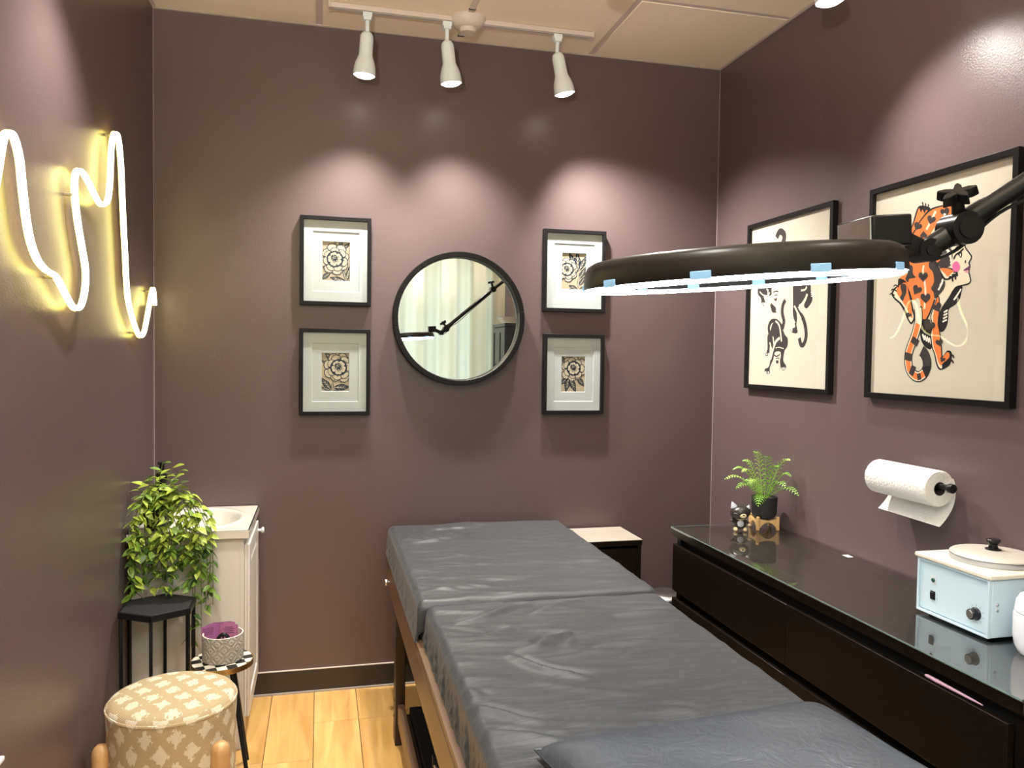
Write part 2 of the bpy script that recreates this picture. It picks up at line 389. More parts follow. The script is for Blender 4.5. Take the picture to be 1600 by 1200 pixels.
    def build(s, name, mat, parent=None, smooth=False, bevel=0.0, seg=2, fix=True, sharp=35):
        me = bpy.data.meshes.new(name)
        off = worldpos(parent) if parent else Vector((0,0,0))
        me.from_pydata([tuple(Vector(v)-off) for v in s.v], [], s.f)
        if fix:
            bm = bmesh.new(); bm.from_mesh(me); bmesh.ops.remove_doubles(bm, verts=bm.verts, dist=1e-6)
            bmesh.ops.recalc_face_normals(bm, faces=bm.faces); bm.to_mesh(me); bm.free()
        me.materials.append(MATS[mat] if isinstance(mat, str) else mat)
        o = bpy.data.objects.new(name, me); COL.objects.link(o)
        if parent: o.parent = parent
        if smooth:
            me.shade_smooth(); me.set_sharp_from_angle(angle=math.radians(sharp))
        if bevel:
            md = o.modifiers.new('bevel', 'BEVEL'); md.width = bevel; md.segments = seg; md.limit_method = 'ANGLE'; md.angle_limit = math.radians(40)
            me.shade_smooth(); me.set_sharp_from_angle(angle=math.radians(50))
        return o
def worldpos(o):
    p = Vector((0,0,0))
    while o: p += o.location; o = o.parent
    return p
def thing(name, label, cat, loc=(0,0,0), group=None):
    o = bpy.data.objects.new(name, None); COL.objects.link(o); o.location = loc; o.empty_display_size = 0.05
    o['label'] = label; o['category'] = cat
    if group: o['group'] = group
    return o
def tag(o, label, cat, group=None):
    """a thing that is one mesh: move its origin to its own base"""
    o['label'] = label; o['category'] = cat
    if group: o['group'] = group
    return o
def struct(o): o['kind'] = 'structure'; return o
def box(name, mat, parent, b, bevel=0.0, **k): return MB().box(*b).build(name, mat, parent, bevel=bevel, **k)
def smooth_path(pts, sub=6):
    pts = [Vector(p) for p in pts]; out = []
    for i in range(len(pts)-1):
        p0, p1, p2, p3 = pts[max(i-1,0)], pts[i], pts[i+1], pts[min(i+2, len(pts)-1)]
        for k in range(sub):
            t = k/sub
            out.append(0.5*((2*p1) + (p2-p0)*t + (2*p0-5*p1+4*p2-p3)*t*t + (3*p1-p0-3*p2+p3)*t**3))
    out.append(pts[-1]); return out

# ------------------------------------------------------------------ the room
def shell():
    f = struct(box('floor', 'plank_joint', None, (-0.12, W+0.12, YR-0.12, 0.12, -0.12, -0.012)))
    xs = [0.119 + 0.1775*k for k in range(0, 14)]; xs = [0.0] + [x for x in xs if x < W] + [W]
    rnd = random.Random(3); L = 1.22; starts = {3: -0.598, 4: -0.305}
    for i in range(len(xs)-1):
        y0 = starts.get(i, -rnd.uniform(0.25, 1.15)); cuts = [0.0]; y = y0
        while y > YR: cuts.append(y); y -= L
        cuts.append(YR)
        for a, b in zip(cuts, cuts[1:]):
            g = 0.0011
            box('plank', 'oak_plank', f, (xs[i]+g, xs[i+1]-g, b+g, a-g, -0.012, 0.0), bevel=0.0007, seg=1)
    struct(box('wall_back', 'plum_wall_paint', None, (-0.12, W+0.12, 0.0, 0.12, 0, H)))
    struct(box('wall_left', 'plum_wall_paint', None, (-0.12, 0.0, YR, 0.0, 0, H)))
    struct(box('wall_right', 'plum_wall_paint', None, (W, W+0.12, YR, 0.0, 0, H)))
    m = MB()   # rear wall with an added opening for the fill light
    m.box(-0.12, 0.22, YR-0.12, YR, 0, H); m.box(2.32, W+0.12, YR-0.12, YR, 0, H); m.box(0.22, 2.32, YR-0.12, YR, 0, 0.35); m.box(0.22, 2.32, YR-0.12, YR, 2.55, H)
    struct(m.build('wall_rear', 'tan_paint'))
    # ceiling: slab, lay-in tiles, grid
    c = struct(box('ceiling', 'inner_black', None, (-0.12, W+0.12, YR-0.12, 0.12, H+0.03, H+0.1)))
    gx = [0.0, 0.659, 1.878, W]; gy = [0.0] + [-0.597-0.6096*k for k in range(7)]; gy = [y for y in gy if y > YR+0.1] + [YR]
    for i in range(3):
        for j in range(len(gy)-1):
            x0, x1, y1, y0 = gx[i], gx[i+1], gy[j], gy[j+1]; e = 0.0125
            box('ceiling_tile', 'ceiling_tile_white', c, (x0+e, x1-e, y0+e, y1-e, H-0.003, H+0.03), bevel=0.002, seg=1)
    for x in gx[1:-1]: box('grid_bar', 'ceiling_grid_white', c, (x-0.0125, x+0.0125, YR, -0.012, H, H+0.03))
    for y in gy[1:-1]:
        for i in range(3): box('grid_bar', 'ceiling_grid_white', c, (gx[i]+0.0125, gx[i+1]-0.0125, y-0.0125, y+0.0125, H, H+0.03))
    # wall angle round the room
    tr = MB(); tr.box(0, W, -0.0125, -0.0002, H-0.004, H); struct(tr.build('trim_1', 'ceiling_grid_white'))
    tr = MB(); tr.box(0.0002, 0.0125, YR, -0.0125, H-0.004, H); struct(tr.build('trim_2', 'ceiling_grid_white'))
    tr = MB(); tr.box(W-0.0125, W-0.0002, YR, -0.0125, H-0.004, H); struct(tr.build('trim_3', 'ceiling_grid_white'))
    # rubber base, its pale top bead and the grey strip along the floor
    for nm, b, b2, b3 in (('back', (0, W, -0.008, 0, 0.008, 0.1), (0, W, -0.007, 0, 0.1, 0.1035), (0, W, -0.014, 0, 0, 0.0085)),
                      ('left', (0, 0.008, YR, -0.014, 0.008, 0.1), (0, 0.007, YR, -0.014, 0.1, 0.1035), (0, 0.014, YR, -0.014, 0, 0.0085)),
                      ('right', (W-0.008, W, YR, -0.014, 0.008, 0.1), (W-0.007, W, YR, -0.014, 0.1, 0.1035), (W-0.014, W, YR, -0.014, 0, 0.0085))):
        o = struct(box('baseboard_'+nm, 'black_rubber_base', None, b))
        box('top_bead', 'ceramic_rim', o, b2); box('floor_strip', 'grey_caulk', o, b3)
    # bead of paint caulk down the two far corners
    struct(MB().add([(0.0002, -0.0026, 0.104), (0.0026, -0.0002, 0.104), (0.0002, -0.0002, 0.104), (0.0002, -0.0026, H-0.004), (0.0026, -0.0002, H-0.004), (0.0002, -0.0002, H-0.004)], [(0,2,1),(3,4,5),(0,1,4,3),(1,2,5,4),(2,0,3,5)]).build('trim_4', 'mauve_caulk'))
    struct(MB().add([(W-0.0002, -0.0022, 0.104), (W-0.0022, -0.0002, 0.104), (W-0.0002, -0.0002, 0.104), (W-0.0002, -0.0022, H-0.004), (W-0.0022, -0.0002, H-0.004), (W-0.0002, -0.0002, H-0.004)], [(0,1,2),(3,5,4),(0,3,4,1),(1,4,5,2),(2,5,3,0)]).build('trim_5', 'mauve_caulk'))
    # frame of the added, unseen window in the rear wall
    w = struct(MB().box(0.22, 0.28, YR-0.1, YR-0.04, 0.35, 2.55).box(2.26, 2.32, YR-0.1, YR-0.04, 0.35, 2.55).box(0.28, 2.26, YR-0.1, YR-0.04, 0.35, 0.41).box(0.28, 2.26, YR-0.1, YR-0.04, 2.49, 2.55).build('added_window_1', 'white_enamel'))
shell()

# curtain across the rear wall
def curtain():
    t = thing('curtain', 'floor length cream curtain across the rear wall, seen in the round mirror', 'curtain', (1.15, -4.45, 0.02))
    def F(u, v):
        x = 0.03 + u*2.48; z = 0.02 + v*(H-0.09)
        y = -4.45 + 0.045*math.sin(x*23 + 0.7*math.sin(x*5)) + 0.02*math.sin(x*57+1) * (1-0.5*v)
        return (x, y, z)
    MB().grid(F, 260, 8).build('cloth', 'curtain_cloth', t, smooth=True, fix=False, sharp=180)
    m = MB(); m.cyl((0.03, -4.45, H-0.05), (2.51, -4.45, H-0.05), 0.013, n=12); m.build('curtain_rod', 'black_metal', t, smooth=True)
    for x in (0.2, 1.27, 2.35): box('rod_bracket', 'black_metal', t, (x-0.01, x+0.01, -4.46, -4.44, H-0.05, H-0.003))
curtain()

# ------------------------------------------------------------------ track lights
def spot(loc, aim, power, size=2.0, blend=1.0, color=WARM):
    l = bpy.data.lights.new('track_spot', 'SPOT'); l.energy = power; l.color = color; l.spot_size = size; l.spot_blend = blend
    l.shadow_soft_size = 0.035
    o = bpy.data.objects.new('track_spot', l); o.location = loc
    o.rotation_euler = Vector(aim).to_track_quat('-Z', 'Y').to_euler(); COL.objects.link(o)
def track_rail(x0, x1, y, cx, label):
    t = thing('track_rail', label, 'track light rail', ((x0+x1)/2, y, H))
    m = MB().box(x0, x1, y-0.017, y+0.017, H-0.024, H-0.004); m.build('rail', 'white_track', t, bevel=0.002)
    box('slot', 'grey_caulk', t, (x0+0.015, x1-0.015, y-0.005, y+0.005, H-0.0255, H-0.0238))
    for x in (x0-0.004, x1+0.004): box('end_cap', 'white_track', t, (x-0.006, x+0.006, y-0.019, y+0.019, H-0.026, H-0.003), bevel=0.002)
    MB().lathe([(0, -0.062), (0.032, -0.062), (0.036, -0.056), (0.037, -0.045), (0.046, -0.044), (0.060, -0.036), (0.070, -0.022), (0.074, -0.010), (0.074, -0.003), (0, -0.003)], (cx, y, H), n=36).build('canopy', 'white_track', t, smooth=True)
    mb = MB().box(cx-0.012, cx+0.012, y-0.62, y+0.17, H-0.0075, H-0.0045); mb.build('mounting_bar', 'ceiling_grid_white', t)
    for yy in (y-0.1, y+0.172): box('bar_slot', 'inner_black', t, (cx-0.014, cx+0.014, yy-0.004, yy+0.004, H-0.0082, H-0.0040))
def track_head(x, y, axis, label, power, size=2.0, aim=None, group=None):
    """axis = direction the lamp head points"""
    t = thing('track_spotlight', label, 'track light', (x, y, H-0.025))
    z = H-0.0262
    m = MB().box(x-0.019, x+0.019, y-0.014, y+0.014, z-0.020, z); m.box(x-0.015, x+0.015, y-0.016, y+0.016, z-0.032, z-0.018)
    m.build('adapter', 'white_enamel', t, bevel=0.002)
    MB().cyl((x, y, z-0.03), (x, y, z-0.085), 0.0085, n=14).build('stem', 'white_enamel', t, smooth=True)
    a = Vector(axis).normalized(); o = Vector((x, y, z-0.075))
    pr = [(0, 0), (0.012, 0.001), (0.020, 0.006), (0.0255, 0.016), (0.027, 0.028), (0.0275, 0.090), (0.030, 0.100), (0.038, 0.120), (0.0425, 0.138), (0.0445, 0.160), (0.0445, 0.172), (0.042, 0.172), (0.041, 0.160), (0, 0.158)]
    MB().lathe(pr, o, a, n=30).build('lamp_shade', 'white_enamel', t, smooth=True)
    MB().lathe([(0.0405, 0.1605), (0.0405, 0.170), (0.032, 0.178), (0.018, 0.182), (0, 0.183)], o, a, n=28).build('bulb', 'bulb_glow', t, smooth=True)
    spot(o + a*0.195, aim or a, power, size)
track_rail(0.704, 1.798, -0.245, 1.259, 'white track light rail with round canopy on the ceiling near the far wall')
track_head(0.848, -0.245, (-0.06, 0.07, -1), 'leftmost white track lamp hanging from the rail by the far wall', SPOT_W, 1.75, aim=(-0.08, -0.03, -1))
track_head(1.172, -0.245, (0.13, 0.07, -1), 'middle white track lamp hanging beside the round canopy', SPOT_W, 1.75, aim=(0.10, -0.03, -1))
track_head(1.648, -0.245, (0.24, 0.07, -1), 'right tilted white track lamp on the far wall rail', SPOT_W*1.9, 1.8, aim=(0.48, -0.10, -1))
track_rail(0.25, 2.32, -1.30, 1.55, 'second white ceiling rail nearer the camera above the treatment table')
track_head(2.205, -1.30, (0.10, -0.03, -1), 'white track lamp cut by the top edge, beside the right wall', SPOT_W*0.5, 2.0, aim=(0.20, -0.32, -1))
track_head(0.36, -1.30, (-0.25, 0.02, -1), 'white track lamp above the frame close to the left wall', SPOT_W*0.6, 1.8, aim=(-0.24, 0.0, -1))
track_head(1.45, -1.30, (0.05, -0.25, -1), 'white track lamp above the frame turned down at the treatment table', SPOT_W*0.45, 2.4)
track_rail(0.7, 2.0, -2.7, 1.3, 'third white ceiling rail behind the camera')
track_head(0.95, -2.7, (-0.35, 0.25, -1), 'white track lamp behind the camera turned to the left', SPOT_W*0.5, 2.7)
track_head(1.8, -2.7, (0.35, -0.5, -1), 'white track lamp behind the camera turned to the curtain', SPOT_W*0.35, 2.7)
def added_uplight(x, y, label, power, color):  # torchiere added out of view to bounce fill light off the ceiling
    t = thing('added_floor_lamp', label, 'lamp', (x, y, 0.0005))
    MB().lathe([(0, 0.001), (0.14, 0.001), (0.14, 0.012), (0.10, 0.022), (0.02, 0.03), (0, 0.03)], (x, y, 0), n=36).build('base', 'black_metal', t, smooth=True)
    MB().cyl((x, y, 0.03), (x, y, 1.72), 0.012, n=14).build('pole', 'black_metal', t, smooth=True)
    MB().lathe([(0, 1.72), (0.03, 1.722), (0.10, 1.76), (0.165, 1.83), (0.168, 1.832), (0.160, 1.832), (0.098, 1.768), (0, 1.745)], (x, y, 0), n=40).build('bowl_shade', 'white_enamel', t, smooth=True)
    MB().ball((x, y, 1.775), 0.018).build('bulb', 'bulb_glow', t, smooth=True)
    l = bpy.data.lights.new('added_bulb_light', 'POINT'); l.energy = power; l.color = color; l.shadow_soft_size = 0.03
    o = bpy.data.objects.new('added_bulb_light', l); o.location = (x, y, 1.788); COL.objects.link(o)
added_uplight(0.34, -3.75, 'added fill lamp, a black torchiere with white bowl in the rear left corner', FILL_UP_W, (1.0, 0.935, 0.86))
added_uplight(2.37, -3.40, 'added black torchiere with white bowl for the warm glow in the rear right corner', 6.0, (1.0, 0.70, 0.42))
# ------------------------------------------------------------------ pictures
def smooth2(pts, sub=4, closed=False):
    pts = [np.array(p, float) for p in pts]; n = len(pts); out = []
    rng = range(n) if closed else range(n-1)
    for i in rng:
        if closed: p0, p1, p2, p3 = pts[i-1], pts[i], pts[(i+1) % n], pts[(i+2) % n]
        else: p0, p1, p2, p3 = pts[max(i-1,0)], pts[i], pts[i+1], pts[min(i+2, n-1)]
        for k in range(sub):
            t = k/sub; out.append(0.5*((2*p1) + (p2-p0)*t + (2*p0-5*p1+4*p2-p3)*t*t + (3*p1-p0-3*p2+p3)*t**3))
    if not closed: out.append(pts[-1])
    return [tuple(p) for p in out]
class Ink:
    """flat printed shapes gathered per colour and layer on one sheet; P maps (u, w, d) to the room"""
    def __init__(s, P, d0): s.P = P; s.d = d0; s.m = {}; s.order = 0
    def _mb(s, col): return s.m.setdefault(col, MB())
    def step(s): s.order += 1; return s.d + 0.000012*s.order
    def fill(s, col, pts, smooth=True, layer=None):
        d = s.step() if layer is None else s.d + 0.000012*layer
        pts = smooth2(pts, 3, True) if smooth else pts
        s._mb(col).add([s.P(u, w, d) for u, w in pts], [tuple(range(len(pts)))])
    def stroke(s, col, pts, w0, w1=None, layer=None):
        d = s.step() if layer is None else s.d + 0.000012*layer
        pts = smooth2(pts, 4) if len(pts) > 2 else pts
        k = len(pts); vs = []; w1 = w0 if w1 is None else w1
        for i in range(k):
            a = np.array(pts[max(i-1,0)]); b = np.array(pts[min(i+1,k-1)]); t = b-a; t = t/(np.hypot(*t)+1e-9); n = np.array((-t[1], t[0]))
            w = (w0 + (w1-w0)*i/(k-1))/2; p = np.array(pts[i])
            vs += [s.P(*(p+n*w), d), s.P(*(p-n*w), d)]
        fs = [(2*i, 2*i+1, 2*i+3, 2*i+2) for i in range(k-1)]
        s._mb(col).add(vs, fs)
    def done(s, parent, mats):
        for c, m in s.m.items(): m.build('printed_ink', mats[c], parent, fix=False)
def framebar(m, P, u0, u1, w0, w1, b, d0, d1, bi=None, di=None):
    """mitred rectangular moulding of bar width b from depth d0 (back) to d1 (front)"""
    iu0, iu1, iw0, iw1 = u0+b, u1-b, w0+b, w1-b
    o = [(u0,w0),(u1,w0),(u1,w1),(u0,w1)]; i = [(iu0,iw0),(iu1,iw0),(iu1,iw1),(iu0,iw1)]
    vs = [P(*p, d0) for p in o] + [P(*p, d0) for p in i] + [P(*p, d1) for p in o] + [P(*p, d1) for p in i]; fs = []
    for k in range(4):
        l = (k+1) % 4
        fs += [(k, l, 4+l, 4+k), (8+k, 12+k, 12+l, 8+l), (k, 8+k, 8+l, l), (4+k, 4+l, 12+l, 12+k)]
    return m.add(vs, fs)
def slab(m, P, u0, u1, w0, w1, d0, d1):
    vs = [P(u, w, d) for d in (d0, d1) for w in (w0, w1) for u in (u0, u1)]
    return m.add(vs, [(0,2,3,1),(4,5,7,6),(0,1,5,4),(2,6,7,3),(0,4,6,2),(1,3,7,5)])

def peony(ink, cx, cy, R, rot, seed, s=1.0, squash=1.0):
    """block-print peony: scalloped petals round a cupped heart"""
    rnd = random.Random(seed)
    def pt(a, r): return (cx + r*math.cos(a)*squash, cy + r*math.sin(a))
    n = 8
    for ring_, (rr, wid, k) in enumerate(((1.0, 0.52, n), (0.80, 0.46, n-1))):
        for i in range(k):
            a = rot + 2*PI*(i + 0.5*ring_)/k + rnd.uniform(-.08, .08); R1 = R*rr*rnd.uniform(0.92, 1.06); h = PI/k*1.12
            base = R*0.34
            pts = [pt(a-h*0.55, base), pt(a-h*0.95, R1*0.72), pt(a-h*0.80, R1*0.92), pt(a-h*0.40, R1*0.97), pt(a-h*0.22, R1*1.03), pt(a, R1*0.98), pt(a+h*0.22, R1*1.03), pt(a+h*0.45, R1*0.96), pt(a+h*0.82, R1*0.9), pt(a+h*0.95, R1*0.70), pt(a+h*0.55, base)]
            ink.fill('n', pts)
            c = np.array(pt(a, R1*0.72))
            ink.fill('c', [tuple(c + (np.array(p)-c)*0.83) for p in pts])
            for q in (-0.62, -0.34, -0.08, 0.2, 0.48, 0.7):
                L = R1*rnd.uniform(0.60, 0.80)
                ink.stroke('n', [pt(a+h*q*0.75, base), pt(a+h*q*0.9, L)], R*0.13, R*0.018)
    ink.fill('n', [pt(a, R*0.54) for a in np.arange(0, 2*PI, 0.5)])
    for i in range(5):
        a = rot + 0.4 + 2*PI*i/5; b = [pt(a+q, R*rr) for q, rr in ((-.62,.30),(-.45,.43),(-.15,.45),(0,.42),(.15,.45),(.45,.43),(.62,.30),(0.3,.14),(-.3,.14))]
        ink.fill('n', [tuple(np.array(pt(a,R*.3)) + (np.array(p)-np.array(pt(a,R*.3)))*1.08) for p in b]); ink.fill('c', b)
        for q in (-.25, 0, .25): ink.stroke('n', [pt(a+q, R*0.16), pt(a+q*0.9, R*0.31)], R*0.04, R*0.01)
    hx, hy = cx - R*0.06, cy + R*0.12
    ink.fill('n', [(hx + R*0.20*math.cos(a), hy + R*0.17*math.sin(a)) for a in np.arange(0, 2*PI, 0.6)])
    for i in range(9):
        a = i*2.4; r = R*0.045*math.sqrt(i)
        p = (hx + r*math.cos(a), hy + r*math.sin(a)); ink.fill('c', [(p[0]+R*0.026*math.cos(b), p[1]+R*0.026*math.sin(b)) for b in np.arange(0, 2*PI, 1.05)], smooth=False)
def printed_leaf(ink, x0, y0, x1, y1, wid):
    a = np.array((x0, y0)); b = np.array((x1, y1)); t = b-a; n = np.array((-t[1], t[0]))*wid
    ink.fill('n', [tuple(a), tuple(a+t*.25+n*.8), tuple(a+t*.55+n), tuple(a+t*.85+n*.45), tuple(b), tuple(a+t*.85-n*.45), tuple(a+t*.55-n), tuple(a+t*.25-n*.8)])
    L = np.hypot(*t)
    ink.stroke('c', [tuple(a+t*.05), tuple(a+t*.9)], L*0.035, L*0.01)
    for q in (.2, .38, .56):
        for s in (1, -1): ink.stroke('c', [tuple(a+t*q), tuple(a+t*(q+.22)+n*.72*s)], L*0.028, L*0.008)
INK4 = {'n': 'ink_navy', 'c': 'petal_cream'}
def flower_picture(x0, x1, z0, z1, label, seed, flowers, leaves):
    t = thing('framed_print', label, 'picture frame', ((x0+x1)/2, 0, z0), 'peony block prints round the mirror')
    w, h = x1-x0, z1-z0
    P = lambda u, ww, d: Vector((x0+u, -d, z0+ww))
    framebar(MB(), P, 0, w, 0, h, 0.0165, 0.0005, 0.030).build('frame', 'black_frame', t, bevel=0.0012)
    slab(MB(), P, 0.010, w-0.010, 0.010, h-0.010, 0.002, 0.006).build('backing_board', 'mat_board', t)
    au0, au1, aw0, aw1 = w*0.305, w*0.704, h*0.275, h*0.725
    pp = slab(MB(), P, au0-0.02, au1+0.02, aw0-0.02, aw1+0.02, 0.0062, 0.0066).build('print', 'print_cream', t)
    ink = Ink(P, 0.0067); aw, ah = au1-au0, aw1-aw0
    def m(p): return (au0 + p[0]*aw, aw0 + p[1]*ah)
    for lf in leaves: printed_leaf(ink, *m(lf[:2]), *m(lf[2:4]), lf[4])
    for fl in flowers: peony(ink, *m(fl[:2]), fl[2]*aw, fl[3], seed+int(fl[0]*10))
    ink.done(pp, INK4)
    def window(u0, u1, w0, w1, d0, d1, bu, name):
        iu0, iu1, iw0, iw1 = bu; e = 0.0022
        o = [(u0,w0),(u1,w0),(u1,w1),(u0,w1)]; i = [(iu0,iw0),(iu1,iw0),(iu1,iw1),(iu0,iw1)]; i2 = [(iu0+e,iw0+e),(iu1-e,iw0+e),(iu1-e,iw1-e),(iu0+e,iw1-e)]
        vs = [P(*p, d1) for p in o] + [P(*p, d1) for p in i] + [P(*p, d0) for p in i2]; fs = []
        for k in range(4):
            l = (k+1) % 4; fs += [(k, l, 4+l, 4+k), (4+k, 4+l, 8+l, 8+k)]
        MB().add(vs, fs).build(name, 'mat_board', t)
    window(w*0.14, w*0.86, h*0.12, h*0.88, 0.0105, 0.0128, (au0, au1, aw0, aw1), 'inner_mat')
    window(0.012, w-0.012, 0.012, h-0.012, 0.0132, 0.0162, (w*0.175, w*0.835, h*0.155, h*0.835), 'outer_mat')
    slab(MB(), P, 0.014, w-0.014, 0.014, h-0.014, 0.0215, 0.0235).build('glass', 'picture_glass', t)
flower_picture(0.583, 0.883, 1.695, 2.076, 'black framed peony print above left of the round mirror', 11,
    [(0.46, 0.56, 0.55, 0.2)], [(0.5,.9,.42,1.06,.16),(.62,.86,.72,1.08,.2),(.75,.82,.98,.98,.2),(.3,.22,-.02,.04,.22),(.86,.0,.28,.1,.17),(.86,.0,1.0,.42,.13),(.86,.0,.74,.36,.1)])
flower_picture(0.582, 0.882, 1.219, 1.594, 'black framed peony print below left of the round mirror', 23,
    [(0.62, 0.62, 0.56, 0.5)], [(.42,.78,.12,1.02,.2),(.30,.68,.0,.80,.18),(.36,.04,.0,.35,.2),(.36,.02,-.02,.12,.15),(.40,.02,.72,-.03,.2),(.44,.1,1.02,.12,.2),(.36,.0,.46,.34,.08)])
flower_picture(1.664, 1.966, 1.695, 2.074, 'black framed print of leaning peony and tall leaves, beside the lamp ring', 35,
    [(0.22, 0.55, 0.48, 0.9)], [(.66,.5,.30,1.0,.18),(.68,.5,.62,1.04,.16),(.70,.52,1.0,.92,.17),(.72,.3,1.0,.64,.17),(.72,.12,1.0,.40,.17),(.70,-.02,1.0,.12,.17),(.66,.0,.3,.12,.22),(.66,-.03,.72,.5,.05)])
flower_picture(1.671, 1.967, 1.220, 1.592, 'black framed peony print below right of the round mirror', 47,
    [(0.52, 0.66, 0.54, 1.4)], [(.12,.8,.02,1.04,.2),(.22,.75,-.04,.72,.2),(.30,.42,-.02,.2,.22),(.34,.42,.2,.0,.19),(.36,.42,.62,.0,.19),(.68,.42,.96,.16,.22)])

INKT = {'k': 'ink_black', 'd': 'ink_charcoal', 'o': 'ink_orange', 'c': 'ink_cream', 'f': 'ink_cream', 'p': 'ink_pink', 'l': 'ink_rose', 'm': 'ink_plum', 'w': 'ink_white'}
def wall_poster(y0, y1, z0, z1, label, art, yo, zo):
    """y0 = far end (larger y), y1 = near end"""
    t = thing('framed_poster', label, 'poster', (W, (y0+y1)/2, z0), 'large tattoo posters on the right wall')
    w, h = y0-y1, z1-z0
    P = lambda u, ww, d: Vector((W-d, y0-u, z0+ww))
    framebar(MB(), P, 0, w, 0, h, 0.0185, 0.0005, 0.024).build('frame', 'black_wood_frame', t, bevel=0.001)
    pp = slab(MB(), P, 0.012, w-0.012, 0.012, h-0.012, 0.003, 0.010).build('poster_sheet', 'poster_paper', t)
    ink = Ink(P, 0.0101); du, dw = (y0-yo), (zo-z0)
    for col, wd, fl in art:
        pts = [(fl[i]/1000 + du, fl[i+1]/1000 + dw) for i in range(0, len(fl), 2)]
        if wd: ink.stroke(col, pts, wd/1000)
        else: ink.fill(col, pts, smooth=len(pts) < 40)
    ink.done(pp, INKT)
    slab(MB(), P, 0.016, w-0.016, 0.016, h-0.016, 0.0195, 0.0212).build('glass', 'picture_glass', t)
